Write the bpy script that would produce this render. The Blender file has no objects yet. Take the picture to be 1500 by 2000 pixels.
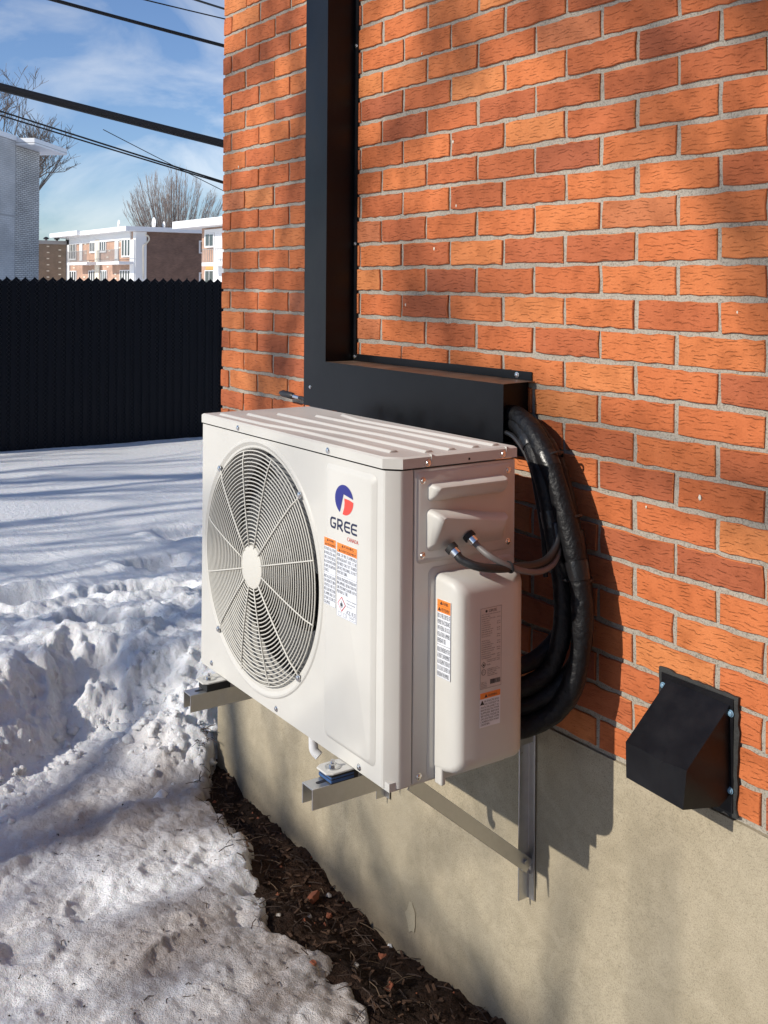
import bpy, bmesh, math, random
import numpy as np
from mathutils import Vector, Matrix

R = math.radians
sc = bpy.context.scene
COL = sc.collection

# ------------------------------------------------------------------ camera
F_PX, YAW, ROLL, CY = 2095.8, 0.972225, 0.0073544, 557.85      # fitted on a 1500x2000 frame
CAM = (3.35748, -1.61596, 0.95486)
cd = bpy.data.cameras.new('camera'); cam = bpy.data.objects.new('camera', cd); COL.objects.link(cam)
cd.sensor_fit = 'HORIZONTAL'; cd.sensor_width = 36.0; cd.lens = 36.0 * F_PX / 1500.0
cd.shift_y = -(1000 - CY) / 1500.0; cd.clip_start = 0.05; cd.clip_end = 1500
cam.matrix_world = Matrix.Translation(CAM) @ Matrix.Rotation(YAW, 4, 'Z') @ Matrix.Rotation(R(90), 4, 'X') @ Matrix.Rotation(ROLL, 4, 'Z')
sc.camera = cam

# ------------------------------------------------------------------ light
SUN_DIR = Vector((0.035, 0.44, -0.249)).normalized()           # the way the light travels
ELEV = math.asin(-SUN_DIR.z)
sd = bpy.data.lights.new('sun', 'SUN'); so = bpy.data.objects.new('sun', sd); COL.objects.link(so)
sd.energy = 4.4; sd.angle = R(0.55); sd.color = (1.0, 0.94, 0.84)
so.rotation_euler = SUN_DIR.to_track_quat('-Z', 'Y').to_euler(); so.location = (0, -6, 9)

w = bpy.data.worlds.new('World'); sc.world = w; w.use_nodes = True
nt = w.node_tree; nt.nodes.clear()
def nd(nt, typ, ins=None, **props):
    n = nt.nodes.new(typ)
    for k, v in props.items(): setattr(n, k, v)
    for k, v in (ins or {}).items():
        if isinstance(v, bpy.types.NodeSocket): nt.links.new(v, n.inputs[k])
        else: n.inputs[k].default_value = v
    return n
def M_(nt, op, a, b=0.0, c=None, clamp=False):
    ins = {0: a, 1: b}
    if c is not None: ins[2] = c
    return nd(nt, 'ShaderNodeMath', ins, operation=op, use_clamp=clamp).outputs[0]
def ramp(nt, fac, stops, interp='LINEAR'):
    n = nd(nt, 'ShaderNodeValToRGB', {0: fac}); cr = n.color_ramp; cr.interpolation = interp
    while len(cr.elements) < len(stops): cr.elements.new(0.5)
    for e, (p, c) in zip(cr.elements, stops):
        e.position = p; e.color = (*c, 1) if len(c) == 3 else c
    return n.outputs[0]
def mixc(nt, fac, a, b, mode='MIX'):
    n = nt.nodes.new('ShaderNodeMix'); n.data_type = 'RGBA'; n.blend_type = mode
    for i, v in ((0, fac), (6, a), (7, b)):
        if isinstance(v, bpy.types.NodeSocket): nt.links.new(v, n.inputs[i])
        else: n.inputs[i].default_value = v if i == 0 else (*v, 1)
    return n.outputs[2]
sky = nd(nt, 'ShaderNodeTexSky', sky_type='NISHITA', sun_disc=False, sun_elevation=ELEV, sun_rotation=R(180), altitude=50, air_density=1.0, dust_density=0.2, ozone_density=1.0)
tc = nd(nt, 'ShaderNodeTexCoord')
mp = nd(nt, 'ShaderNodeMapping', {0: tc.outputs['Generated'], 'Rotation': (0.35, 0.5, 0.3), 'Scale': (2.2, 5.0, 9.0)})
cn = nd(nt, 'ShaderNodeTexNoise', {'Vector': mp.outputs[0], 'Scale': 1.15, 'Detail': 7.0, 'Roughness': 0.55, 'Distortion': 0.7})
cl = ramp(nt, cn.outputs[0], [(0.47, (0, 0, 0)), (0.80, (1, 1, 1))])
hz = nd(nt, 'ShaderNodeSeparateXYZ', {0: tc.outputs['Generated']}).outputs[2]
cf = M_(nt, 'MULTIPLY', cl, 0.85)
grey = nd(nt, 'ShaderNodeHueSaturation', {'Saturation': 0.12, 'Value': 1.75, 'Color': mixc(nt, 1.0, sky.outputs[0], (0.95, 1.0, 1.12), 'MULTIPLY')}).outputs[0]
blue = mixc(nt, 1.0, sky.outputs[0], (0.84, 1.0, 1.32), 'MULTIPLY')
skc = mixc(nt, cf, blue, grey)
bg = nd(nt, 'ShaderNodeBackground', {0: skc, 1: 0.10})
out = nd(nt, 'ShaderNodeOutputWorld', {0: bg.outputs[0]})
sc.view_settings.view_transform = 'Standard'; sc.view_settings.look = 'None'
sc.view_settings.exposure = 0.0; sc.view_settings.gamma = 1.0

# ------------------------------------------------------------------ pixel helpers (1500x2000 frame)
def ray(px, py):
    uu = (px - 750) / F_PX; vv = (py - CY) / F_PX; c, s = math.cos(ROLL), math.sin(ROLL)
    u = c * uu + s * vv; v = -s * uu + c * vv
    return Vector((-math.sin(YAW) + u * math.cos(YAW), math.cos(YAW) + u * math.sin(YAW), -v))
def pdepth(px, py, d): return Vector(CAM) + d * ray(px, py)
def pplane(px, py, ax, val):
    d = ray(px, py); return Vector(CAM) + d * ((val - CAM[ax]) / d[ax])

# ------------------------------------------------------------------ glyph outlines (made while the scene is still empty)
GLYPH = {}
for ch in "ABCDEFGHIJKLMNOPQRSTUVWXYZabcdefghijklmnopqrstuvwxyz0123456789.,/'-":
    cu = bpy.data.curves.new('t', 'FONT'); cu.body = ch; cu.resolution_u = 2
    to = bpy.data.objects.new('t', cu); COL.objects.link(to); dg = bpy.context.evaluated_depsgraph_get(); dg.update()
    te = to.evaluated_get(dg); me = te.to_mesh(); x_ = [q.co.x for q in me.vertices]; x0_ = min(x_)
    GLYPH[ch] = ([(q.co.x - x0_, q.co.y) for q in me.vertices], [tuple(pl.vertices) for pl in me.polygons], max(x_) - x0_)
    te.to_mesh_clear(); bpy.data.objects.remove(to); bpy.data.curves.remove(cu)

# ------------------------------------------------------------------ mesh helpers
class MB:
    def __init__(s): s.v = []; s.f = []
    def add(s, vs, fs):
        o = len(s.v); s.v += [tuple(p) for p in vs]; s.f += [tuple(i + o for i in f) for f in fs]; return s
    def box(s, a, b):
        (x0, y0, z0), (x1, y1, z1) = a, b
        return s.add([(x0,y0,z0),(x1,y0,z0),(x1,y1,z0),(x0,y1,z0),(x0,y0,z1),(x1,y0,z1),(x1,y1,z1),(x0,y1,z1)],
                     [(3,2,1,0),(4,5,6,7),(0,1,5,4),(1,2,6,5),(2,3,7,6),(3,0,4,7)])
    def tube(s, pts, rad, n=8, cap=True, flat=1.0):
        pts = [Vector(p) for p in pts]; m = len(pts)
        rr = rad if isinstance(rad, (list, tuple)) else [rad] * m
        t0 = (pts[1] - pts[0]).normalized()
        up = Vector((0, 0, 1)) if abs(t0.z) < 0.9 else Vector((1, 0, 0))
        nrm = (up - t0 * up.dot(t0)).normalized(); vs = []; fs = []
        for i, p in enumerate(pts):
            t = (pts[min(i + 1, m - 1)] - pts[max(i - 1, 0)]).normalized()
            nrm = (nrm - t * nrm.dot(t)); nrm = nrm.normalized() if nrm.length > 1e-6 else t.orthogonal().normalized()
            b = t.cross(nrm)
            for k in range(n):
                a = 2 * math.pi * k / n
                vs.append(p + rr[i] * (math.cos(a) * nrm * flat + math.sin(a) * b))
        for i in range(m - 1):
            for k in range(n):
                k2 = (k + 1) % n
                fs.append((i * n + k, i * n + k2, (i + 1) * n + k2, (i + 1) * n + k))
        if cap:
            fs.append(tuple(range(n - 1, -1, -1))); fs.append(tuple((m - 1) * n + k for k in range(n)))
        return s.add(vs, fs)
    def ring(s, c, rad, wr, n=72, k=5, axis=1):
        vs = []; fs = []
        for i in range(n):
            a = 2 * math.pi * i / n; ca, sa = math.cos(a), math.sin(a)
            for j in range(k):
                b = 2 * math.pi * j / k; q = rad + wr * math.cos(b); h = wr * math.sin(b)
                vs.append((c[0] + q * ca, c[1] + h, c[2] + q * sa))
        for i in range(n):
            for j in range(k):
                i2 = (i + 1) % n; j2 = (j + 1) % k
                fs.append((i * k + j, i * k + j2, i2 * k + j2, i2 * k + j))
        return s.add(vs, fs)
    def lathe_y(s, c, prof, n=96):            # prof: list of (radius, y)
        vs = []; fs = []
        for q, y in prof:
            for i in range(n):
                a = 2 * math.pi * i / n; vs.append((c[0] + q * math.cos(a), y, c[2] + q * math.sin(a)))
        for j in range(len(prof) - 1):
            for i in range(n):
                i2 = (i + 1) % n; fs.append((j * n + i, j * n + i2, (j + 1) * n + i2, (j + 1) * n + i))
        return s.add(vs, fs)
    def prism(s, poly, axis, a, b):           # poly in the two other axes, extruded from a to b
        n = len(poly); vs = []
        for val in (a, b):
            for p in poly:
                q = list(p); q.insert(axis, val); vs.append(tuple(q))
        fs = [tuple(range(n - 1, -1, -1)), tuple(range(n, 2 * n))]
        for i in range(n): j = (i + 1) % n; fs.append((i, j, n + j, n + i))
        return s.add(vs, fs)
    def mesh(s, name, mat, smooth=False, bevel=0, seg=2, angle=40):
        me = bpy.data.meshes.new(name); me.from_pydata(s.v, [], s.f)
        bm = bmesh.new(); bm.from_mesh(me)
        bmesh.ops.recalc_face_normals(bm, faces=bm.faces)
        if bevel:
            ed = [e for e in bm.edges if len(e.link_faces) == 2 and e.calc_face_angle(0) > R(30)]
            bmesh.ops.bevel(bm, geom=ed, offset=bevel, segments=seg, affect='EDGES', profile=0.5, clamp_overlap=True)
        bm.to_mesh(me); bm.free()
        if mat: me.materials.append(mat)
        if smooth:
            me.polygons.foreach_set('use_smooth', [True] * len(me.polygons))
            try: me.set_sharp_from_angle(angle=R(angle))
            except Exception: pass
        return me
    def build(s, name, mat, parent=None, smooth=False, bevel=0, seg=2, angle=40):
        return link(name, s.mesh(name, mat, smooth, bevel, seg, angle), parent)
INV = {}
def link(name, me, parent=None, loc=None):
    o = bpy.data.objects.new(name, me); COL.objects.link(o)
    if parent:
        o.parent = parent
        o.matrix_parent_inverse = INV.get(parent.name, Matrix.Identity(4))
    if loc is not None: o.location = loc
    return o
def tag(o, label=None, cat=None, group=None, kind=None):
    for k, v in (('label', label), ('category', cat), ('group', group), ('kind', kind)):
        if v: o[k] = v
    return o
def thing(name, label, cat, loc, group=None):
    o = bpy.data.objects.new(name, None); COL.objects.link(o); o.location = loc; o.empty_display_size = 0.1
    INV[o.name] = Matrix.Translation(loc).inverted()
    return tag(o, label, cat, group)
def bezier(pts, n=12):                        # Catmull-Rom through pts
    P = [Vector(p) for p in pts]; P = [2 * P[0] - P[1]] + P + [2 * P[-1] - P[-2]]; o = []
    for i in range(1, len(P) - 2):
        for k in range(n):
            t = k / n; a, b, c, d = P[i - 1], P[i], P[i + 1], P[i + 2]
            o.append(0.5 * ((2 * b) + (c - a) * t + (2 * a - 5 * b + 4 * c - d) * t * t + (3 * b - a - 3 * c + d) * t ** 3))
    o.append(P[-2]); return o

# ------------------------------------------------------------------ materials
def mat(name, col, rough=0.5, metal=0.0, spec=0.5, coat=0.0, var=0.0, vscale=8.0, bump=0.0, bscale=60.0, bdist=0.002):
    m = bpy.data.materials.new(name); m.use_nodes = True; t = m.node_tree
    b = t.nodes['Principled BSDF']; b.inputs['Base Color'].default_value = (*col, 1)
    b.inputs['Roughness'].default_value = rough; b.inputs['Metallic'].default_value = metal
    b.inputs['Specular IOR Level'].default_value = spec; b.inputs['Coat Weight'].default_value = coat
    if var or bump:
        g = nd(t, 'ShaderNodeNewGeometry').outputs['Position']
        if var:
            n = nd(t, 'ShaderNodeTexNoise', {'Vector': g, 'Scale': vscale, 'Detail': 6.0, 'Roughness': 0.6})
            f = ramp(t, n.outputs[0], [(0.3, tuple(c * (1 - var) for c in col)), (0.7, tuple(min(1, c * (1 + var)) for c in col))])
            t.links.new(f, b.inputs['Base Color'])
            rr = nd(t, 'ShaderNodeMapRange', {0: n.outputs[0], 1: 0.3, 2: 0.7, 3: max(0.05, rough - 0.08), 4: min(1, rough + 0.1)})
            t.links.new(rr.outputs[0], b.inputs['Roughness'])
        if bump:
            n2 = nd(t, 'ShaderNodeTexNoise', {'Vector': g, 'Scale': bscale, 'Detail': 4.0})
            bp = nd(t, 'ShaderNodeBump', {'Strength': bump, 'Distance': bdist, 'Height': n2.outputs[0]})
            t.links.new(bp.outputs[0], b.inputs['Normal'])
    return m
MT = {}
MT['paint'] = mat('unit_paint', (0.565, 0.55, 0.51), 0.45, spec=0.35, var=0.045, vscale=4, bump=0.05, bscale=900, bdist=0.0005)
MT['guard'] = mat('guard_wire', (0.60, 0.58, 0.52), 0.45)
MT['cavity'] = mat('cavity_metal', (0.13, 0.13, 0.125), 0.6, var=0.15)
MT['fins'] = mat('coil_fins', (0.10, 0.10, 0.10), 0.5, metal=0.3)
MT['fanblade'] = mat('fan_plastic', (0.09, 0.092, 0.095), 0.45)
MT['steel'] = mat('zinc_steel', (0.55, 0.55, 0.54), 0.35, metal=0.9, var=0.08, vscale=40)
MT['bright'] = mat('bright_steel', (0.75, 0.75, 0.74), 0.22, metal=1.0)
MT['bluescrew'] = mat('blue_screw_paint', (0.16, 0.28, 0.38), 0.4)
MT['black_metal'] = mat('black_painted_metal', (0.006, 0.0065, 0.008), 0.36, spec=0.26, var=0.2, vscale=12, bump=0.05, bscale=25, bdist=0.002)
MT['vent'] = mat('vent_black_metal', (0.007, 0.007, 0.0085), 0.36, spec=0.28, var=0.25, vscale=20, bump=0.12, bscale=14, bdist=0.004)
MT['painted_sheen'] = mat('black_metal_painted_sheen', (0.17, 0.115, 0.075), 0.45, spec=0.4, var=0.45, vscale=14)  # sunlit brick reflected in black metal, painted in as tan with dusty mottling
MT['sealant'] = mat('grey_sealant', (0.025, 0.025, 0.024), 0.75, var=0.25, vscale=60, bump=0.6, bscale=120, bdist=0.003)
MT['rubber'] = mat('pipe_foam', (0.007, 0.007, 0.008), 0.5, spec=0.28, bump=0.7, bscale=70, bdist=0.006)
MT['tape'] = mat('glossy_tape', (0.012, 0.012, 0.013), 0.30, spec=0.4, bump=0.5, bscale=90, bdist=0.003)
MT['cable'] = mat('black_cable', (0.014, 0.014, 0.015), 0.42)
MT['greycable'] = mat('grey_cable', (0.15, 0.135, 0.13), 0.5)
MT['blue_pad'] = mat('blue_rubber', (0.025, 0.075, 0.20), 0.6)
MT['black_pad'] = mat('black_rubber', (0.012, 0.012, 0.013), 0.65)
MT['white_sticker'] = mat('white_sticker', (0.72, 0.74, 0.78), 0.45)
MT['silver_sticker'] = mat('rating_sticker', (0.55, 0.50, 0.46), 0.4)
MT['orange_sticker'] = mat('orange_sticker', (0.80, 0.23, 0.035), 0.45)
MT['ink'] = mat('black_ink', (0.02, 0.02, 0.025), 0.6)
MT['inkgrey'] = mat('text_ink', (0.07, 0.075, 0.09), 0.6)
MT['red_ink'] = mat('red_ink', (0.55, 0.05, 0.04), 0.5)
MT['logo_blue'] = mat('logo_blue', (0.022, 0.026, 0.20), 0.4)
MT['logo_red'] = mat('logo_red', (0.78, 0.065, 0.045), 0.4)
MT['logo_navy'] = mat('logo_navy', (0.012, 0.016, 0.055), 0.4)
MT['slat'] = mat('black_slat', (0.004, 0.0055, 0.010), 0.55, spec=0.18)
MT['wire'] = mat('fence_wire', (0.022, 0.024, 0.030), 0.45)
MT['roofwhite'] = mat('white_metal_roof_edge', (0.80, 0.80, 0.80), 0.5)
MT['winwhite'] = mat('white_window_frame', (0.78, 0.78, 0.77), 0.5)
MT['cream'] = mat('cream_panel', (0.72, 0.66, 0.54), 0.7, var=0.06, vscale=3)
MT['glass'] = mat('window_glass', (0.06, 0.075, 0.08), 0.08, spec=0.8)
MT['bark'] = mat('bark', (0.13, 0.105, 0.09), 0.9, var=0.25, vscale=4)
MT['twigs'] = mat('bark_pale', (0.26, 0.21, 0.185), 0.9, var=0.2, vscale=3)
MT['overhead'] = mat('overhead_cable', (0.006, 0.006, 0.008), 0.6)
MT['rail'] = mat('railing_metal', (0.30, 0.29, 0.28), 0.5)
MT['curtain'] = mat('yellow_blind', (0.55, 0.33, 0.10), 0.8)
MT['twig'] = mat('fallen_twig', (0.055, 0.035, 0.025), 0.9)
MT['straw'] = mat('dead_grass', (0.15, 0.10, 0.06), 0.9)
MT['chip'] = mat('wood_chip', (0.095, 0.050, 0.028), 0.9, var=0.5, vscale=25)
MT['pebble'] = mat('pebble_stone', (0.42, 0.38, 0.34), 0.8, var=0.2, vscale=60)
MT['shard'] = mat('brick_shard', (0.27, 0.085, 0.042), 0.85, var=0.2, vscale=50, bump=0.4, bscale=150)

def brick_wall_mat(name, cols, mortar, bw, bh, ms, axis, dots=None):
    m = bpy.data.materials.new(name); m.use_nodes = True; t = m.node_tree; b = t.nodes['Principled BSDF']
    g = nd(t, 'ShaderNodeSeparateXYZ', {0: nd(t, 'ShaderNodeNewGeometry').outputs['Position']})
    v = nd(t, 'ShaderNodeCombineXYZ', {0: g.outputs[axis], 1: g.outputs[2]})
    br = nd(t, 'ShaderNodeTexBrick', {'Vector': v.outputs[0], 'Color1': (*cols[0], 1), 'Color2': (*cols[1], 1), 'Mortar': (*mortar, 1), 'Scale': 1.0, 'Mortar Size': ms, 'Brick Width': bw, 'Row Height': bh, 'Bias': 0.0})
    n = nd(t, 'ShaderNodeTexNoise', {'Vector': v.outputs[0], 'Scale': 1.2, 'Detail': 5.0})
    c = mixc(t, 0.5, br.outputs[0], ramp(t, n.outputs[0], [(0.3, (0.6, 0.6, 0.6)), (0.7, (1.3, 1.3, 1.3))]), 'MULTIPLY')
    t.links.new(c, b.inputs['Base Color']); b.inputs['Roughness'].default_value = 0.85
    bp = nd(t, 'ShaderNodeBump', {'Strength': 0.6, 'Distance': 0.01, 'Height': br.outputs[1]}); bp.invert = True
    t.links.new(bp.outputs[0], b.inputs['Normal'])
    return m
MT['whitebrick'] = brick_wall_mat('white_glazed_brick', ((0.50, 0.48, 0.44), (0.60, 0.58, 0.54)), (0.20, 0.19, 0.18), 0.20, 0.067, 0.012, 1)
MT['whitebrick_x'] = brick_wall_mat('white_brick_plain', ((0.50, 0.49, 0.47), (0.54, 0.53, 0.51)), (0.40, 0.39, 0.38), 0.20, 0.067, 0.010, 1)
MT['brownbrick'] = brick_wall_mat('dark_brown_brick', ((0.22, 0.125, 0.09), (0.15, 0.085, 0.065)), (0.20, 0.14, 0.11), 0.22, 0.075, 0.01, 1)
MT['pinkbrick'] = brick_wall_mat('pink_brick', ((0.50, 0.29, 0.20), (0.44, 0.26, 0.18)), (0.48, 0.36, 0.28), 0.24, 0.08, 0.01, 0)
MT['tanbrick'] = brick_wall_mat('tan_brick', ((0.25, 0.18, 0.125), (0.22, 0.16, 0.11)), (0.22, 0.17, 0.13), 0.24, 0.08, 0.01, 1)

def brick_material():
    m = bpy.data.materials.new('rug_face_brick'); m.use_nodes = True; t = m.node_tree; b = t.nodes['Principled BSDF']
    oi = nd(t, 'ShaderNodeObjectInfo'); geo = nd(t, 'ShaderNodeNewGeometry')
    rnd = M_(t, 'FRACT', M_(t, 'ADD', oi.outputs['Random'], geo.outputs['Random Per Island']))
    pos = geo.outputs['Position']
    sh = M_(t, 'MULTIPLY', rnd, 37.0)
    off = nd(t, 'ShaderNodeCombineXYZ', {0: sh, 1: 0.0, 2: M_(t, 'MULTIPLY', rnd, 11.0)}).outputs[0]
    P = nd(t, 'ShaderNodeVectorMath', {0: pos, 1: off}, operation='ADD').outputs[0]
    # bark-like horizontal tears
    warp = nd(t, 'ShaderNodeTexNoise', {'Vector': nd(t, 'ShaderNodeMapping', {0: P, 'Scale': (22, 22, 34)}).outputs[0], 'Scale': 1.0, 'Detail': 3.0, 'Roughness': 0.5})
    warp2 = nd(t, 'ShaderNodeTexNoise', {'Vector': nd(t, 'ShaderNodeMapping', {0: P, 'Scale': (120, 120, 90)}).outputs[0], 'Scale': 1.0, 'Detail': 2.0})
    z = nd(t, 'ShaderNodeSeparateXYZ', {0: P}).outputs[2]
    v = M_(t, 'ADD', M_(t, 'MULTIPLY', z, 135.0), M_(t, 'ADD', M_(t, 'MULTIPLY', warp.outputs[0], 3.6), M_(t, 'MULTIPLY', warp2.outputs[0], 0.55)))
    saw = M_(t, 'FRACT', v)
    tear = ramp(t, saw, [(0.0, (0, 0, 0)), (0.08, (0.1, 0.1, 0.1)), (0.22, (1, 1, 1)), (0.82, (0.75, 0.75, 0.75)), (0.97, (0.95, 0.95, 0.95)), (1.0, (0, 0, 0))])
    mk = nd(t, 'ShaderNodeTexNoise', {'Vector': nd(t, 'ShaderNodeMapping', {0: P, 'Scale': (38, 38, 120)}).outputs[0], 'Scale': 1.0, 'Detail': 2.0})
    mask = ramp(t, mk.outputs[0], [(0.47, (0, 0, 0)), (0.60, (1, 1, 1))])
    hgt = M_(t, 'ADD', M_(t, 'MULTIPLY', M_(t, 'SUBTRACT', tear, 1.0), mask), 1.0)
    fine = nd(t, 'ShaderNodeTexNoise', {'Vector': P, 'Scale': 260.0, 'Detail': 4.0, 'Roughness': 0.65})
    med = nd(t, 'ShaderNodeTexNoise', {'Vector': P, 'Scale': 28.0, 'Detail': 4.0})
    H = M_(t, 'ADD', hgt, M_(t, 'ADD', M_(t, 'MULTIPLY', fine.outputs[0], 0.55), M_(t, 'MULTIPLY', med.outputs[0], 0.9)))
    bp = nd(t, 'ShaderNodeBump', {'Strength': 0.85, 'Distance': 0.0022, 'Height': H})
    base = ramp(t, rnd, [(0.0, (0.33, 0.092, 0.042)), (0.10, (0.42, 0.114, 0.044)), (0.35, (0.49, 0.134, 0.046)), (0.62, (0.53, 0.150, 0.050)), (0.86, (0.56, 0.172, 0.057)), (0.96, (0.58, 0.205, 0.070)), (1.0, (0.40, 0.125, 0.060))])
    blot = nd(t, 'ShaderNodeTexNoise', {'Vector': P, 'Scale': 13.0, 'Detail': 5.0, 'Roughness': 0.6})
    c = mixc(t, 1.0, base, ramp(t, blot.outputs[0], [(0.28, (0.70, 0.66, 0.62)), (0.5, (1.0, 1.0, 1.0)), (0.74, (1.14, 1.20, 1.28))]), 'MULTIPLY')
    sp = ramp(t, fine.outputs[0], [(0.30, (0.72, 0.70, 0.68)), (0.42, (1, 1, 1))])
    c = mixc(t, 1.0, c, sp, 'MULTIPLY')
    t.links.new(c, b.inputs['Base Color']); t.links.new(bp.outputs[0], b.inputs['Normal'])
    b.inputs['Roughness'].default_value = 0.8; b.inputs['Specular IOR Level'].default_value = 0.25
    return m
MT['brick'] = brick_material()

def grain_material(name, lo, hi, sp_lo, gscale=420.0, bump=0.5, bdist=0.0015, blot=None, rough=0.9, splash=False):
    m = bpy.data.materials.new(name); m.use_nodes = True; t = m.node_tree; b = t.nodes['Principled BSDF']
    P = nd(t, 'ShaderNodeNewGeometry').outputs['Position']
    big = nd(t, 'ShaderNodeTexNoise', {'Vector': P, 'Scale': 2.3, 'Detail': 6.0, 'Roughness': 0.6})
    c = ramp(t, big.outputs[0], [(0.3, lo), (0.7, hi)])
    gr = nd(t, 'ShaderNodeTexNoise', {'Vector': P, 'Scale': gscale, 'Detail': 3.0, 'Roughness': 0.75})
    c = mixc(t, 1.0, c, ramp(t, gr.outputs[0], [(0.33, (sp_lo,) * 3), (0.47, (1, 1, 1)), (0.66, (1.12,) * 3)]), 'MULTIPLY')
    if blot:
        st = nd(t, 'ShaderNodeTexNoise', {'Vector': nd(t, 'ShaderNodeMapping', {0: P, 'Scale': (5, 5, 0.9)}).outputs[0], 'Scale': 1.0, 'Detail': 4.0})
        c = mixc(t, ramp(t, st.outputs[0], [(0.52, (0, 0, 0)), (0.72, (0.55,) * 3)]), c, blot)
    if splash:                                # soil splashed on the foot of the wall, trowel mottling
        z = nd(t, 'ShaderNodeSeparateXYZ', {0: P}).outputs[2]
        ns = nd(t, 'ShaderNodeTexNoise', {'Vector': P, 'Scale': 9.0, 'Detail': 7.0, 'Roughness': 0.7}).outputs[0]
        f = M_(t, 'SUBTRACT', M_(t, 'MULTIPLY', ns, 0.55), M_(t, 'MULTIPLY', M_(t, 'ADD', z, 0.66), 3.6), clamp=True)
        c = mixc(t, M_(t, 'MULTIPLY', f, 0.75), c, (0.13, 0.085, 0.055))
        c = mixc(t, 1.0, c, ramp(t, nd(t, 'ShaderNodeTexNoise', {'Vector': P, 'Scale': 17.0, 'Detail': 5.0, 'Distortion': 1.2}).outputs[0], [(0.3, (0.90, 0.90, 0.89)), (0.7, (1.07, 1.07, 1.08))]), 'MULTIPLY')
    t.links.new(c, b.inputs['Base Color'])
    H = M_(t, 'ADD', gr.outputs[0], M_(t, 'MULTIPLY', nd(t, 'ShaderNodeTexNoise', {'Vector': P, 'Scale': 35.0, 'Detail': 4.0}).outputs[0], 1.2))
    bp = nd(t, 'ShaderNodeBump', {'Strength': bump, 'Distance': bdist, 'Height': H}); t.links.new(bp.outputs[0], b.inputs['Normal'])
    b.inputs['Roughness'].default_value = rough; b.inputs['Specular IOR Level'].default_value = 0.2
    return m
MT['mortar'] = grain_material('mortar', (0.34, 0.305, 0.25), (0.44, 0.40, 0.335), 0.36, 330.0, 0.9, 0.003)
MT['concrete'] = grain_material('parged_concrete', (0.335, 0.285, 0.20), (0.415, 0.36, 0.262), 0.62, 380.0, 0.6, 0.0016, blot=(0.29, 0.255, 0.19), splash=True)
MT['soil'] = grain_material('dark_soil', (0.022, 0.014, 0.010), (0.075, 0.038, 0.022), 0.35, 160.0, 1.0, 0.012)

def snow_material():
    m = bpy.data.materials.new('snow'); m.use_nodes = True; t = m.node_tree; b = t.nodes['Principled BSDF']
    P = nd(t, 'ShaderNodeNewGeometry').outputs['Position']
    at = nd(t, 'ShaderNodeAttribute', attribute_name='dirt').outputs['Fac']
    n1 = nd(t, 'ShaderNodeTexNoise', {'Vector': P, 'Scale': 7.0, 'Detail': 8.0, 'Roughness': 0.7})
    n2 = nd(t, 'ShaderNodeTexNoise', {'Vector': P, 'Scale': 130.0, 'Detail': 4.0, 'Roughness': 0.7})
    n3 = nd(t, 'ShaderNodeTexNoise', {'Vector': P, 'Scale': 420.0, 'Detail': 2.0, 'Roughness': 0.6})
    clean = (0.93, 0.94, 0.955)
    d1 = M_(t, 'MULTIPLY', at, M_(t, 'ADD', 0.35, M_(t, 'MULTIPLY', n1.outputs[0], 1.1)), clamp=True)
    c = mixc(t, d1, clean, (0.47, 0.415, 0.38))
    spk = M_(t, 'MULTIPLY', ramp(t, n2.outputs[0], [(0.60, (0, 0, 0)), (0.72, (1, 1, 1))]), M_(t, 'MULTIPLY', at, 0.85), clamp=True)
    c = mixc(t, spk, c, (0.09, 0.06, 0.045))
    t.links.new(c, b.inputs['Base Color'])
    H = M_(t, 'ADD', M_(t, 'MULTIPLY', n2.outputs[0], 0.7), M_(t, 'ADD', M_(t, 'MULTIPLY', n3.outputs[0], 0.35), M_(t, 'MULTIPLY', nd(t, 'ShaderNodeTexNoise', {'Vector': P, 'Scale': 34.0, 'Detail': 4.0}).outputs[0], 1.0)))
    cdn = nd(t, 'ShaderNodeCameraData').outputs['View Distance']
    bp = nd(t, 'ShaderNodeBump', {'Strength': 1.0, 'Distance': 0.011, 'Height': H}); t.links.new(bp.outputs[0], b.inputs['Normal'])
    b.inputs['Roughness'].default_value = 0.55; b.inputs['Specular IOR Level'].default_value = 0.35
    b.inputs['Subsurface Weight'].default_value = 0.25; b.inputs['Subsurface Radius'].default_value = (0.03, 0.04, 0.05); b.inputs['Subsurface Scale'].default_value = 0.5
    nt_n = [x for x in t.nodes if x.type == 'CAMERA']
    for x in nt_n: t.nodes.remove(x)
    return m
MT['snow'] = snow_material()

# ------------------------------------------------------------------ numeric noise for the ground
def hash2(ix, iy, seed):
    n = (ix * 374761393 + iy * 668265263 + seed * 974634521) & 0xffffffff
    n = ((n ^ (n >> 13)) * 1274126177) & 0xffffffff
    return ((n ^ (n >> 16)) & 0xffff) / 65535.0
def vnoise(x, y, seed=0):
    xi = np.floor(x).astype(np.int64); yi = np.floor(y).astype(np.int64); fx = x - xi; fy = y - yi
    fx = fx * fx * fx * (fx * (fx * 6 - 15) + 10); fy = fy * fy * fy * (fy * (fy * 6 - 15) + 10)
    a = hash2(xi, yi, seed); b = hash2(xi + 1, yi, seed); c = hash2(xi, yi + 1, seed); d = hash2(xi + 1, yi + 1, seed)
    return (a + (b - a) * fx) * (1 - fy) + (c + (d - c) * fx) * fy - 0.5
def fbm(x, y, f, oct=4, seed=0, gain=0.5):
    s = np.zeros_like(x); a = 1.0
    for o in range(oct):
        s += a * vnoise(x * f + 17.3 * o, y * f - 9.1 * o, seed + o); a *= gain; f *= 2.03
    return s
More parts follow.
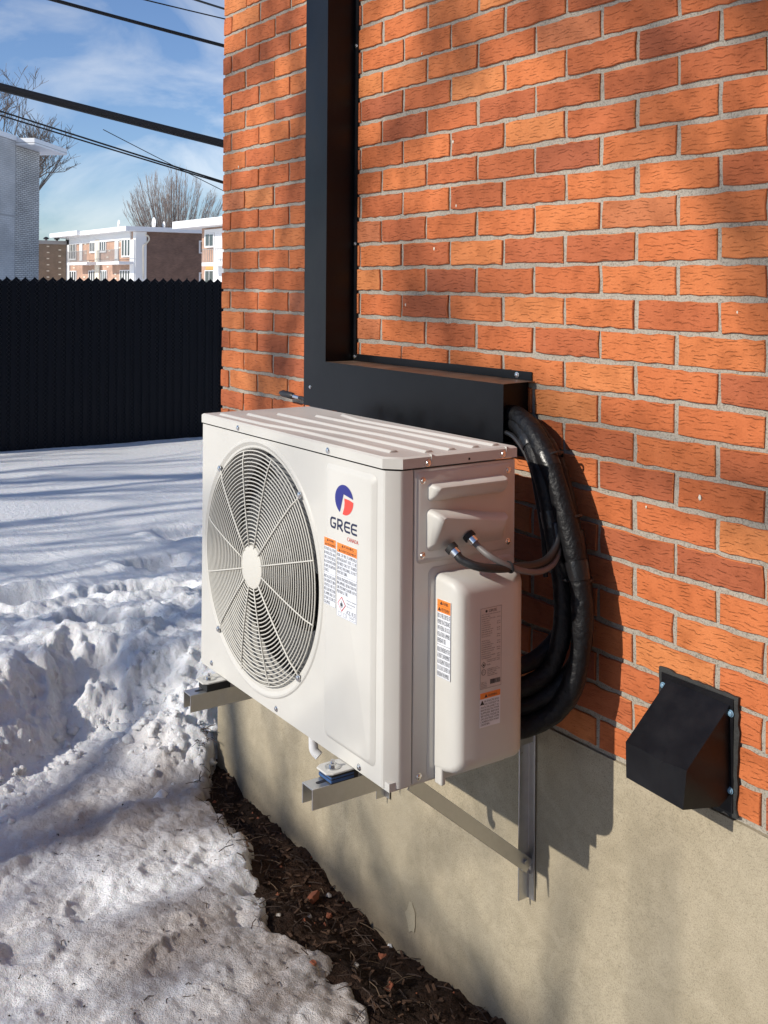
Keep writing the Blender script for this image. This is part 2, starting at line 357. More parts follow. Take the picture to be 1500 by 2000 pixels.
def worley(x, y, f, seed=0):
    X = x * f; Y = y * f; xi = np.floor(X).astype(np.int64); yi = np.floor(Y).astype(np.int64); best = np.full_like(X, 9.0)
    for dx in (-1, 0, 1):
        for dy in (-1, 0, 1):
            cx = xi + dx + hash2(xi + dx, yi + dy, seed); cy = yi + dy + hash2(xi + dx, yi + dy, seed + 7)
            best = np.minimum(best, (X - cx) ** 2 + (Y - cy) ** 2)
    return np.sqrt(best)
def sstep(a, b, v):
    t = np.clip((v - a) / (b - a), 0, 1); return t * t * (3 - 2 * t)
WX = [-.4, -.1, 0.0, .17, .35, .6, .78, 1.03, 1.2, 1.4, 1.56, 2.2, 6]
WZ = [-.69, -.69, -.69, -.71, -.735, -.728, -.758, -.772, -.755, -.735, -.70, -.69, -.69]
EX = [-.5, -.2, -.02, .06, .23, .55, .78, .9, 1.1, 1.25, 1.41, 2.2, 6]
EY = [.3, .12, .0, -.05, -.13, -.16, -.20, -.27, -.235, -.245, -.26, -.28, -.28]
def soil_h(x, y):
    wz = np.interp(x, WX, WZ); t = np.clip(-y / 0.22, 0, 1)
    z = wz * (1 - t) + (-.705) * t - .018 * np.sin(np.pi * t)
    return z + .022 * fbm(x, y, 9, 4, 50) + .010 * fbm(x, y, 45, 3, 60) + .010 * (0.5 - worley(x, y, 28, 5))
BY = [-3, -1.2, -.95, -.75, -.62, -.52, -.45, -.38, -.30, -.18, -.05, .08, .3, .8, 6]
BX = [.30, .02, -.10, -.20, -.28, -.36, -.42, -.46, -.46, -.42, -.32, -.22, -.10, -.05, -.05]
def snow_h(x, y):
    hp = -.662 + .028 * fbm(x, y, 2.3, 3, 1) + .016 * fbm(x, y, 9, 3, 4) + .0085 * fbm(x, y, 34, 2, 8) + .011 * np.abs(fbm(x, y, 55, 2, 9))
    hp = hp + .006 * (0.45 - worley(x, y, 17, 3)) * sstep(-.2, .2, fbm(x, y, 3.0, 2, 12) + .1)
    for (cx, cy, rx, ry, an, dp) in ((.36, -.78, .045, .10, .5, .022), (.60, -.66, .045, .09, .9, .018), (.72, -.86, .055, .06, .2, .02), (.52, -.40, .05, .12, .7, .014), (.95, -.55, .05, .12, .3, .014), (.2, -.50, .05, .12, .8, .012)):
        c, s = math.cos(an), math.sin(an); u = (x - cx) * c + (y - cy) * s; v = -(x - cx) * s + (y - cy) * c
        q = np.sqrt((u / rx) ** 2 + (v / ry) ** 2); hp = hp - .6 * dp * (1 - sstep(.6, 1.15, q)) + dp * .2 * np.exp(-((q - 1.2) / .18) ** 2)
    # undisturbed snow
    far = np.clip((-x) / 6.3, 0, 1)
    hb = -.425 - .085 * far - .012 * np.clip(y - 1, -2, 4) + .035 * fbm(x, y, .55, 3, 21) + .018 * fbm(x, y, 2.2, 3, 25) * (1 - .5 * far)
    near = np.exp(-((x + .8) ** 2 / 1.1 + (y + .05) ** 2 / .9))
    hb = hb + near * (.05 * fbm(x, y, 4.2, 4, 31) + .03 * (0.5 - worley(x, y, 7, 9)) + .016 * fbm(x, y, 30, 3, 83))
    for (cx, cy, rx, ry, an, dp) in ((-.92, -.10, .13, .24, -.6, .17), (-1.25, .26, .12, .22, -.5, .14), (-1.75, .50, .12, .2, -.5, .10), (-.56, -.34, .06, .20, 1.25, .06), (-1.5, -.25, .12, .2, -.3, .08), (-2.3, .9, .13, .2, -.5, .07), (-.95, .55, .12, .2, -.4, .09)):
        c, s = math.cos(an), math.sin(an); u = (x - cx) * c + (y - cy) * s; v = -(x - cx) * s + (y - cy) * c
        q = np.sqrt((u / rx) ** 2 + (v / ry) ** 2) + .35 * fbm(x, y, 9, 3, 41)
        hb = hb - dp * (1 - sstep(.55, 1.05, q)) + .022 * np.exp(-((q - 1.25) / .2) ** 2)
    bx = np.interp(y, BY, BX)
    d = x - bx + .10 * fbm(x, y, 4.5, 4, 71) + .03 * fbm(x, y, 22, 3, 75)
    t = sstep(-.30, .08, d)
    edge = np.exp(-((d + .11) / .17) ** 2)
    h = hp * t + hb * (1 - t) + edge * (.055 * (0.5 - worley(x, y, 8, 15)) + .018 * (0.5 - worley(x, y, 27, 17)) + .022 * fbm(x, y, 24, 3, 79))
    # lumpy heap thrown against the house corner
    heap = np.exp(-((x + .14) ** 2 / .035 + (y + .06) ** 2 / .05))
    h = h + heap * (.10 + .07 * (0.5 - worley(x, y, 12, 33)) + .03 * fbm(x, y, 24, 3, 35))
    # melted back from the wall
    ye = np.interp(x, EX, EY) + .07 * fbm(x, y, 5.5, 4, 91) + .02 * fbm(x, y, 25, 3, 95)
    cut = sstep(-.03, .05, y - ye) * sstep(-.16, .02, x)
    h = h - cut * .20 - sstep(-.30, 0, y - ye) * sstep(-.1, .1, x) * .030 + (.018 * fbm(x, y, 16, 3, 97)) * sstep(-.2, -.02, y - ye) * sstep(-.1, .1, x)
    return h
def dirt_f(x, y):
    ye = np.interp(x, EX, EY)
    d = .60 * sstep(-.70, .0, y - ye) * sstep(-.12, .12, x) + .5 * sstep(-.14, .0, y - ye) * sstep(-.12, .12, x) + .60 * sstep(.08, .40, x - np.interp(y, BY, BX)) * (1 - sstep(.0, .25, y))
    return np.clip(d * (0.75 + 1.3 * fbm(x, y, 3.5, 4, 101)), 0, 1)
def axis_samples(lo, hi, step, far_lo, far_hi, grow=1.13):
    c = list(np.arange(lo, hi, step)); s = step; v = c[-1]; up = []
    while v < far_hi: s = min(s * grow, 25); v += s; up.append(v)
    s = step; v = lo; dn = []
    while v > far_lo: s = min(s * grow, 25); v -= s; dn.append(v)
    return np.array(dn[::-1] + c + up)
def sheet(name, xs, ys, hf, m, attr=None):
    X, Y = np.meshgrid(xs, ys); Z = hf(X, Y); nx, ny = len(xs), len(ys); X0_, Y0_ = X, Y
    if attr is not None:                      # crumble the steep faces sideways
        gy, gx = np.gradient(Z, ys, xs); st_ = np.clip(np.hypot(gx, gy) / .8 - .4, 0, 1) * (np.abs(X + .3) < 2.2) * (np.abs(Y) < 1.6)
        X = X + st_ * (.012 * fbm(Y, Z * 1.6, 13, 3, 201) + .010 * fbm(Y, Z, 60, 2, 203)); Y = Y + st_ * (.012 * fbm(X, Z * 1.6, 13, 3, 207) + .010 * fbm(X, Z, 60, 2, 209))
        Z = Z + st_ * .010 * fbm(X0_, Y0_, 45, 2, 211)
    me = bpy.data.meshes.new(name); co = np.stack([X, Y, Z], -1).reshape(-1, 3)
    me.vertices.add(nx * ny); me.vertices.foreach_set('co', co.astype(np.float32).ravel())
    i = np.arange((ny - 1) * (nx - 1)); r_, c_ = i // (nx - 1), i % (nx - 1); a = r_ * nx + c_
    q = np.stack([a, a + 1, a + nx + 1, a + nx], -1).astype(np.int32).ravel()
    me.loops.add(len(q)); me.loops.foreach_set('vertex_index', q)
    me.polygons.add(len(i)); me.polygons.foreach_set('loop_start', np.arange(0, len(q), 4, dtype=np.int32))
    me.polygons.foreach_set('use_smooth', np.ones(len(i), dtype=bool)); me.update(calc_edges=True); me.validate()
    if attr is not None:
        al = me.attributes.new('dirt', 'FLOAT', 'POINT'); al.data.foreach_set('value', attr(X0_, Y0_).astype(np.float32).ravel())
    me.materials.append(m)
    return link(name, me)
xs = axis_samples(-1.35, 1.55, .0075, -190, 60); ys = axis_samples(-1.15, .55, .0075, -60, 190)
tag(sheet('snow_ground', xs, ys, snow_h, MT['snow'], dirt_f), kind='structure')
soil = sheet('soil', np.arange(-.14, 2.6, .008), np.arange(-.42, .03, .008), soil_h, MT['soil']); tag(soil, kind='structure')

# ------------------------------------------------------------------ the house: wall with laid bricks, parged foundation
CO, MOD, JX = 0.0667, 0.2015, 0.9725          # course, brick module, a joint of even rows
house = thing('brick_house', 'orange rug-face brick house on a beige parged concrete foundation', 'house', (4.0, 3.0, -0.9))
mw = MB().box((0.004, 0.0046, -0.003), (8.5, 7.5, 5.6))
wall = mw.build('wall', MT['mortar'], house); INV[wall.name] = Matrix.Identity(4)
rng = random.Random(5)
def brick_mesh(L, seed, nx=9):
    r = random.Random(seed); H = CO - .0105; per = []
    for i in range(nx): per.append((-L / 2 + L * i / nx, -H / 2))
    for i in range(2): per.append((L / 2, -H / 2 + H * i / 2))
    for i in range(nx): per.append((L / 2 - L * i / nx, H / 2))
    for i in range(2): per.append((-L / 2, H / 2 - H * i / 2))
    tilt = r.uniform(-.0012, .0012)
    o = [(x + r.uniform(-.0019, .0019), z + r.uniform(-.0019, .0019) + tilt * x / L * 2) for x, z in per]
    inn = [(x * (1 - .0030 / L) , z * (1 - .0028 / H)) for x, z in o]; n = len(per); b = MB()
    vs = [(x, r.uniform(-.0003, .0003), z) for x, z in inn] + [(x, .0016 + r.uniform(-.0003, .0006), z) for x, z in o] + [(x, .03, z) for x, z in o]
    fs = [tuple(range(n))]
    for k in (0, n):
        for i in range(n): j = (i + 1) % n; fs.append((k + i, k + n + i, k + n + j, k + j))
    b.add(vs, fs); me = b.mesh('brick', MT['brick'], True, angle=25); return me
VAR = [brick_mesh(MOD - .0105, 100 + i) for i in range(28)]
spots = []
for k in range(0, 46):
    z = k * CO + CO / 2 + .002; st = JX if k % 2 == 0 else JX + MOD / 2 - .003
    n = math.ceil((st - .03) / MOD); x = st - n * MOD
    while x < 6.2:
        a, b_ = max(x, .0), x + MOD
        if b_ - a > .03: spots.append((a, b_, z, k))
        x += MOD
def project(p):
    d = Vector(p) - Vector(CAM); fw = Vector((-math.sin(YAW), math.cos(YAW), 0)); rt = Vector((math.cos(YAW), math.sin(YAW), 0)); q = d.dot(fw)
    if q < .05: return None
    u, v = d.dot(rt) / q, -d.z / q; c, s = math.cos(ROLL), math.sin(ROLL)
    return 750 + F_PX * (c * u - s * v), CY + F_PX * (s * u + c * v), q
def shows(s):
    p = project(((s[0] + s[1]) / 2, 0, s[2]))
    if p is None or not (-60 < p[0] < 1570 and -40 < p[1] < 2000): return 0
    hid = (600 < p[0] < 690 and p[1] < 700) or (420 < p[0] < 1000 and p[1] > 800) or (600 < p[0] < 985 and 705 < p[1])
    return 0.01 if hid else 1 / p[2]
spots.sort(key=lambda s: -shows(s))
rest = MB()
for i, (a, b_, z, k) in enumerate(spots):
    L = b_ - a - .0105; cx = (a + b_) / 2 + rng.uniform(-.0015, .0015)
    if a == 0: L = b_ - .00525 + rng.uniform(-.002, .003); cx = L / 2 + rng.uniform(-.002, .001)
    dy = rng.uniform(-.0012, .0012)
    if i < 300 and shows((a, b_, z, k)) > 0:
        me = VAR[i % len(VAR)] if a > 0 else brick_mesh(L, 900 + i)
        o = link('brick', me, wall); o.location = (cx, dy, z + rng.uniform(-.0012, .0012))
        if a > 0 and rng.random() < .5: o.scale = (-1, 1, 1)
    else:
        H2 = (CO - .0105) / 2
        rest.prism([(cx - L / 2 + .002, .0), (cx + L / 2 - .002, .0), (cx + L / 2, .0022), (cx + L / 2, .03), (cx - L / 2, .03), (cx - L / 2, .0022)], 2, z - H2, z + H2) if False else rest.box((cx - L / 2, dy, z - H2), (cx + L / 2, .03, z + H2))
tag(rest.build('brick_field', MT['brick'], wall), kind='stuff')
# foundation face, slightly uneven
fx = np.arange(-.004, 8.5, .05); fz = np.concatenate([np.arange(-1.2, -.02, .05), [-.004]])
fb = MB(); idx = {}
for j, z in enumerate(fz):
    for i, x in enumerate(fx):
        idx[i, j] = len(fb.v); e = .0025 * float(fbm(np.array([x]), np.array([z]), 3.0, 3, 5)[0])
        fb.v.append((x, -.0015 + (e if j < len(fz) - 1 else .0), z + (.004 * float(vnoise(np.array([x * 9.0]), np.array([1.5]), 3)[0]) if j == len(fz) - 1 else 0)))
for j in range(len(fz) - 1):
    for i in range(len(fx) - 1): fb.f.append((idx[i, j], idx[i + 1, j], idx[i + 1, j + 1], idx[i, j + 1]))
n0 = len(fb.v); fb.add([(-.004, 7.5, -1.2), (-.004, 7.5, -.004), (-.004, -.0015, -.004), (-.004, -.0015, -1.2), (8.5, 7.5, -.004), (8.5, -.0015, -.004)], [(0, 1, 2, 3), (1, 4, 5, 2)])
fo = fb.build('foundation', MT['concrete'], house, True); 
patch = MB()
pr = random.Random(3); c0 = pplane(803, 1790, 1, -.002); pp = []
for i in range(14):
    a = 2 * math.pi * i / 14; q = (.026 + pr.uniform(-.006, .006)); pp.append((c0.x + q * math.cos(a) * .85, c0.z + q * math.sin(a) * 1.4))
patch.prism(pp, 1, -.0042, -.001)
MT['patch'] = grain_material('mortar_patch', (0.36, 0.31, 0.22), (0.42, 0.365, 0.27), 0.6, 500, 0.7, .002)
patch.build('mortar_patch', MT['patch'], house, False, .0012)

for px, py, q in ((1367, 972, .0055), (885, 277, .004), (891, 402, .004), (792, 595, .0045), (848, 486, .0045), (824, 105, .0035), (586, 88, .004), (466, 326, .0045), (541, 775, .003), (1262, 990, .003), (1440, 610, .003)):
    c1 = pplane(px, py, 1, -.001); bm = bmesh.new(); bmesh.ops.create_icosphere(bm, subdivisions=2, radius=q * .7)
    for v in bm.verts: v.co = Vector((v.co.x * .8, v.co.y * .45, v.co.z * 1.35)) * (1 + pr.uniform(-.25, .25))
    me = bpy.data.meshes.new('mortar_speck'); bm.to_mesh(me); bm.free(); me.materials.append(MT['cream']); o = link('mortar_speck', me, wall); o.location = c1

# ------------------------------------------------------------------ shared screw meshes
def screw_mesh(name, m, r=.0055, h=.004, axis='y'):
    b = MB(); prof = [(r * 1.25, 0), (r * 1.25, -.0008), (r, -.001), (r * .85, -h * .75), (r * .45, -h), (.0001, -h)]
    b.lathe_y((0, 0, 0), prof, 14); b.box((-r * .6, -h - .0002, -r * .12), (r * .6, -h + .0006, r * .12))
    if axis == 'x': b.v = [(-y, x, z) for x, y, z in b.v]
    if axis == 'z': b.v = [(x, z, -y) for x, y, z in b.v]
    return b.mesh(name, m, True)
SCR = {a: screw_mesh('screw', MT['bright'], axis=a) for a in 'xyz'}
def screw(p, parent, axis='y', me=None, s=1.0):
    o = link('screw', me or SCR[axis], parent); o.location = p; o.scale = (s, s, s); return o

# ------------------------------------------------------------------ heat pump
U = thing('heat_pump', 'white outdoor heat pump unit with a round fan guard, mounted on wall brackets', 'heat pump', (1.317, -.33, .0))
X0, X1, YF, YB, Z0, Z1, CH = .907, 1.727, -.485, -.182, .018, .6095, .025
FC = (1.205, YF, .3215); RO, RI = .285, .262
p = MB(); N = 120
# front sheet with round opening
angs = sorted(set([2 * math.pi * i / N for i in range(N)] + [math.atan2(zz - FC[2], xx - FC[0]) % (2 * math.pi) for xx in (X0, X1 - CH) for zz in (Z0, Z1)]))
outer = []
for a in angs:
    c, s = math.cos(a), math.sin(a); tt = []
    if c > 1e-9: tt.append((X1 - CH - FC[0]) / c)
    if c < -1e-9: tt.append((X0 - FC[0]) / c)
    if s > 1e-9: tt.append((Z1 - FC[2]) / s)
    if s < -1e-9: tt.append((Z0 - FC[2]) / s)
    q = min(tt); outer.append((FC[0] + q * c, YF, FC[2] + q * s))
prof = [(RO, YF), (RO - .003, YF - .0025), (RO - .007, YF - .0030), (RO - .011, YF - .0010), (RO - .015, YF + .0012), (RI + .003, YF + .0012), (RI, YF + .004), (RI - .002, YF + .03), (RI - .004, YF + .085)]
n = len(angs); vs = list(outer)
for q, y in prof: vs += [(FC[0] + q * math.cos(a), y, FC[2] + q * math.sin(a)) for a in angs]
fs = []
for j in range(len(prof)):
    for i in range(n): k = (i + 1) % n; fs.append((j * n + i, j * n + k, (j + 1) * n + k, (j + 1) * n + i))
p.add(vs, fs)
# chamfer and return to the side, left return
p.add([(X1 - CH, YF, Z0), (X1 - CH, YF, Z1), (X1 - CH * .72, YF + .0015, Z1), (X1 - CH * .72, YF + .0015, Z0)], [(0, 1, 2, 3)])
p.v[-2:] = [(X1 - CH + .004, YF + .0015, Z1), (X1 - CH + .004, YF + .0015, Z0)]
p.add([(X1 - CH + .004, YF + .0015, Z0), (X1 - CH + .004, YF + .0015, Z1), (X1 - .0015, YF + CH - .004, Z1), (X1 - .0015, YF + CH - .004, Z0), (X1, YF + CH, Z1), (X1, YF + CH, Z0), (X1, -.4345, Z1), (X1, -.4345, Z0), (X1 - .006, -.4345, Z1), (X1 - .006, -.4345, Z0)],
      [(0, 1, 2, 3), (3, 2, 4, 5), (5, 4, 6, 7), (7, 6, 8, 9)])
p.add([(X0, YF, Z0), (X0, YF, Z1), (X0, -.44, Z1), (X0, -.44, Z0)], [(0, 3, 2, 1)])
front = p.build('front_panel', MT['paint'], U, True, angle=25)
# raised panel right of the fan
def rrect(x0, x1, z0, z1, r, k=6):
    o = []
    for cx, cz, a0 in ((x1 - r, z1 - r, 0), (x0 + r, z1 - r, 90), (x0 + r, z0 + r, 180), (x1 - r, z0 + r, 270)):
        for i in range(k + 1): a = R(a0 + 90 * i / k); o.append((cx + r * math.cos(a), cz + r * math.sin(a)))
    return o
e = MB(); A = rrect(1.498, 1.682, .045, .597, .014); B = rrect(1.509, 1.671, .056, .586, .012); n = len(A)
e.add([(x, YF - .0003, z) for x, z in A] + [(x * .3 + x2 * .7, YF - .0062, z * .3 + z2 * .7) for (x, z), (x2, z2) in zip(A, B)] + [(x, YF - .0075, z) for x, z in B],
      [(i, (i + 1) % n, n + (i + 1) % n, n + i) for i in range(n)] + [(n + i, n + (i + 1) % n, 2 * n + (i + 1) % n, 2 * n + i) for i in range(n)] + [tuple(range(2 * n, 3 * n))])
e.build('raised_panel', MT['paint'], U, True, angle=50)
YE = YF - .0075
# other faces
MB().box((X1 - .012, -.4315, Z0), (X1, YB, Z1)).build('side_panel', MT['paint'], U, True, .002)
MB().box((X0, -.439, Z0), (X0 + .012, YB, Z1)).build('side_panel', MT['paint'], U, True, .002)
MB().box((X0 + .013, YB - .004, Z0 + .01), (X1 - .013, YB, Z1 - .01)).build('coil_back', MT['fins'], U)
coil = MB()
for i in range(150): x = X0 + .02 + i * .0048; coil.box((x, YB - .03, Z0 + .02), (x + .0012, YB - .006, Z1 - .02))
coil.build('coil_fins', MT['fins'], U)
MB().box((X0 + .004, YF + .004, Z0 - .004), (X1 - .004, YB - .003, Z0 + .012)).build('base_pan', MT['paint'], U)
MB().box((1.50, YF + .02, Z0 + .013), (1.505, YB - .035, Z1 - .002)).build('inner_divider', MT['cavity'], U)
cav = MB(); cav.lathe_y(FC, [(RI - .004, YF + .086), (RI + .02, YF + .088), (.285, YF + .09)], 96); cav.build('shroud', MT['cavity'], U, True)
# top cover
t = MB(); g = .0025; fp = [(X0 - g, YB + g), (X0 - g, YF - g), (X1 - CH, YF - g), (X1 + g, YF + CH), (X1 + g, YB + g)]
def inset(poly, d):
    n = len(poly); o = []
    for i in range(n):
        a, b, c = (Vector(poly[(i + k) % n]) for k in (-1, 0, 1)); u = (b - a).normalized(); v = (c - b).normalized()
        nu, nv = Vector((-u.y, u.x)), Vector((-v.y, v.x)); m = (nu + nv).normalized(); o.append(tuple(b + m * d / max(.3, m.dot(nu))))
    return o
fi = inset(fp, .004); fi2 = inset(fp, .012); n = 5
t.add([(x, y, .6128) for x, y in fp] + [(x, y, .6315) for x, y in fp] + [(x, y, .635) for x, y in fi] + [(x, y, .634) for x, y in fi2],
      [(i + n * j, (i + 1) % n + n * j, n * (j + 1) + (i + 1) % n, n * (j + 1) + i) for j in range(3) for i in range(n)] + [tuple(range(3 * n, 4 * n))])
top = t.build('top_cover', MT['paint'], U, True, angle=30)
def rib(pts, w=.011, h=.0045):
    b = MB(); P = [Vector(q) for q in pts]; m = len(P); vs = []
    for i, q in enumerate(P):
        d = (P[min(i + 1, m - 1)] - P[max(i - 1, 0)]).normalized(); s = Vector((-d.y, d.x))
        for k, z in ((-1, .634), (-.55, .634 + h), (.55, .634 + h), (1, .634)): vs.append((q.x + s.x * w * k, q.y + s.y * w * k, z))
    fs = [(4 * i + k, 4 * i + k + 1, 4 * i + k + 5, 4 * i + k + 4) for i in range(m - 1) for k in range(3)] + [(0, 1, 2, 3), (4 * m - 1, 4 * m - 2, 4 * m - 3, 4 * m - 4)]
    b.add(vs, fs); return b.build('top_rib', MT['paint'], U, True, .0012, 2, 60)
rib([(.95, -.452), (1.18, -.452), (1.32, -.436), (1.665, -.436)]); rib([(.985, -.395), (1.25, -.395), (1.42, -.378), (1.700, -.378)])
rib([(1.02, -.33), (1.35, -.33), (1.45, -.322), (1.700, -.322)]); rib([(1.10, -.268), (1.30, -.268), (1.42, -.262), (1.700, -.262)]); rib([(1.12, -.205), (1.22, -.225), (1.34, -.222), (1.700, -.210)])
for x, z in ((1.105, .6215), (1.507, .6215)): screw((x, YF - .0025, z), U)
for x, z in ((.968, .034), (1.295, .030), (1.627, .027)): screw((x, YF, z), U)
for y, z in ((-.402, .620), (-.216, .622)):
    screw((X1 + .0025, y, z), U, 'x'); MB().box((X1 - .004, y + .008, .624), (X1 + .0035, y + .012, .6355)).build('lid_notch', MT['paint'], U)
dotm = MB(); dotm.tube([(X1 + .002, -.302, .6195), (X1 + .0030, -.302, .6195)], .0026, 10); dotm.build('drill_hole', MT['ink'], U)
MB().tube([(1.487, YF - .0006, .345), (1.487, YF + .0002, .345)], .0016, 8).build('drill_hole', MT['ink'], U)
screw((X1, -.417, .030), U, 'x')
# fan guard
G = MB().lathe_y((FC[0], 0, FC[2]), [(.0001, YF - .0185), (.040, YF - .0185), (.0475, YF - .017), (.0495, YF - .012), (.049, YF - .006), (.0001, YF - .006)], 64).build('fan_guard', MT['guard'], U, True)
def guard_y(q): return YF - .004 - .0105 * (1 - (q / .262) ** 3)
nr = 25
for i in range(nr):
    q = .0535 + i * (.2585 - .0535) / (nr - 1)
    MB().ring((FC[0], guard_y(q), FC[2]), q, .00155, 72, 5).build('guard_ring', MT['guard'], G, True, angle=180)
for k in range(12):
    a = R(15 + 30 * k); heavy = k in (1, 4, 7, 10); re = .272 if heavy else .260
    pts = [(FC[0] + q * math.cos(a), guard_y(q) - .0028 if q < .25 else min(guard_y(q), YF - .003), FC[2] + q * math.sin(a)) for q in (.044, .09, .14, .19, .235, .252, re)]
    MB().tube(pts, .0021 if heavy else .0017, 6).build('guard_spoke', MT['guard'], G, True, angle=180)
    if heavy:
        s_ = screw((FC[0] + .272 * math.cos(a), YF - .0045, FC[2] + .272 * math.sin(a)), U, s=1.15)
# fan
fanp = (FC[0], YF + .075, FC[2])
hubo = MB().lathe_y((FC[0], 0, FC[2]), [(.0001, YF + .045), (.05, YF + .046), (.062, YF + .055), (.064, YF + .11), (.0001, YF + .11)], 40).build('fan_rotor', MT['fanblade'], U, True)
for k in range(3):
    b = MB(); a0 = R(22 + 120 * k); nr_, na = 8, 10; vs = []
    for i in range(nr_ + 1):
        q = .058 + (.245 - .058) * i / nr_; span = R(62 + 30 * i / nr_); sweep = R(34) * (i / nr_) ** 1.5
        for j in range(na + 1):
            a = a0 + sweep + span * (j / na - .5); y = YF + .105 - .065 * (j / na) + .01 * math.sin(math.pi * j / na)
            vs.append((FC[0] + q * math.cos(a), y, FC[2] + q * math.sin(a)))
    fs = [(i * (na + 1) + j, i * (na + 1) + j + 1, (i + 1) * (na + 1) + j + 1, (i + 1) * (na + 1) + j) for i in range(nr_) for j in range(na)]
    b.add(vs, fs); b.build('fan_blade', MT['fanblade'], hubo, True)
MB().box((1.185, YF + .115, Z0 + .012), (1.225, YF + .135, Z1 - .004)).build('motor_bracket', MT['cavity'], U)
# handle plate on the side
hp = MB(); A = rrect(-.4265, -.190, .431, .604, .010); B = rrect(-.423, -.1935, .4345, .6005, .009); n = len(A)
hp.add([(X1 + .0004, y, z) for y, z in A] + [(X1 + .0032, y, z) for y, z in B], [(i, (i + 1) % n, n + (i + 1) % n, n + i) for i in range(n)] + [tuple(range(n, 2 * n))])
HP = hp.build('handle_plate', MT['paint'], U, True, angle=50)
for y, z in ((-.414, .588), (-.2025, .589), (-.414, .447), (-.2025, .447)): screw((X1 + .0032, y, z), HP, 'x', s=.95)
def loft_blister(name, rings, parent, m='paint', angle=45):      # rings: list of closed loops
    b = MB(); n = len(rings[0]); vs = [q for r in rings for q in r]; fs = []
    for j in range(len(rings) - 1):
        for i in range(n): k = (i + 1) % n; fs.append((j * n + i, j * n + k, (j + 1) * n + k, (j + 1) * n + i))
    fs.append(tuple((len(rings) - 1) * n + i for i in range(n))); b.add(vs, fs)
    return b.build(name, MT[m], parent, True, angle=angle)
def loop(x, y0, y1, z0, z1, r, k=5): return [(x, y, z) for y, z in rrect(y0, y1, z0, z1, r, k)]
xp = X1 + .0030
# upper grip: bulges out at its top, tapers into the plate below
def grip(y0, y1, z0, z1, d, dl):
    rs = []
    for f, ins in ((0, 0), (.5, .002), (.85, .005), (1, .010)):
        L = []
        for y, z in rrect(y0 + ins, y1 - ins, z0 + ins * 1.2, z1 - ins * .6, .007):
            L.append((xp + f * d * (.35 + .65 * min(1, max(0, (z - z0) / (z1 - z0)) * 1.5)), y, z))
        rs.append(L)
    return rs
loft_blister('grip', grip(-.402, -.213, .547, .581, .024, 0), HP)
# lower blister carrying the cable glands: its underside leans back
rs = []
for f, ins in ((0, 0), (.45, .003), (.8, .007), (1, .013)):
    L = []
    for y, z in rrect(-.405 + ins, -.212 - ins, .452 + ins * .6, .533 - ins, .010, 6):
        u = (y + .405) / .193; ztop = .533 - ins - (.026 * min(1, max(0, (u - .22) / .35)) if z > .50 else 0)
        zz = min(z, ztop); dpt = .036 - .013 * u; lean = min(1, max(.12, (zz - .450) / .05))
        L.append((xp + f * dpt * lean, y, zz))
    rs.append(L)
loft_blister('gland_housing', rs, HP, angle=60)
# recessed frame and valve cover
fr = MB(); A = rrect(-.398, -.186, .018, .421, .014); B = rrect(-.394, -.186, .020, .417, .012); n = len(A)
fr.add([(X1 + .0004, y, z) for y, z in A] + [(X1 + .0028, y, z) for y, z in B], [(i, (i + 1) % n, n + (i + 1) % n, n + i) for i in range(n)] + [tuple(range(n, 2 * n))])
fr.build('cover_frame', MT['paint'], U, True, angle=50)
def cov(x, ins, zt, zb, r): return [(x, y, z) for y, z in rrect(-.384 + ins, -.203 - ins * 2.5, zb, zt, r, 6)]
rs = [cov(X1 + .003, 0, .409, .036, .012), cov(X1 + .030, .001, .408, .038, .014), cov(X1 + .050, .003, .405, .042, .016), cov(X1 + .062, .006, .399, .048, .017), cov(X1 + .070, .012, .390, .056, .017), cov(X1 + .073, .019, .381, .064, .015)]
VC = loft_blister('valve_cover', rs, U, angle=70)
MB().box((X1 + .003, -.3825, .012), (X1 + .026, -.372, .05)).build('cover_skirt', MT['paint'], VC, False, .003)
MB().prism([(-.374, .024), (-.225, .024), (-.225, .034), (-.205, .034), (-.205, .045), (-.374, .045)], 0, X1 + .003, X1 + .024).build('cover_skirt', MT['paint'], VC, False, .002)
XC = X1 + .073
# ---- stickers and lettering
def text_pts(t):
    v = []; f = []; x = 0.0
    for ch in t:
        if ch == ' ': x += .28; continue
        gv, gf, gw = GLYPH.get(ch, GLYPH['X']); o = len(v)
        v += [(q[0] + x, q[1]) for q in gv]; f += [tuple(i + o for i in pl) for pl in gf]; x += gw + .075
    return v, f
class Face:                                       # a flat printing surface: origin, right, up, outward
    def __init__(s, o, r, u, n): s.o, s.r, s.u, s.n = Vector(o), Vector(r), Vector(u), Vector(n)
    def at(s, a, b, h=0): return s.o + s.r * a + s.u * b + s.n * h
def print_line(b, face, text, a0, a1, b0, b1, h=.0003, fit=True):
    v, f = text_pts(text)
    if not v: return
    xa, xb = min(q[0] for q in v), max(q[0] for q in v); ya, yb = 0.0, .69
    sx = (a1 - a0) / (xb - xa); sy = (b1 - b0) / (yb - ya)
    if not fit: sx = min(sx, sy * .9)
    b.add([face.at(a0 + (q[0] - xa) * sx, b0 + (q[1] - ya) * sy, h) for q in v], f)
def slab(face, a0, a1, b0, b1, h0, h1):
    b = MB(); c = [(a0, b0), (a1, b0), (a1, b1), (a0, b1)]
    b.add([face.at(x, y, h0) for x, y in c] + [face.at(x, y, h1) for x, y in c], [(3, 2, 1, 0), (4, 5, 6, 7), (0, 1, 5, 4), (1, 2, 6, 5), (2, 3, 7, 6), (3, 0, 4, 7)]); return b
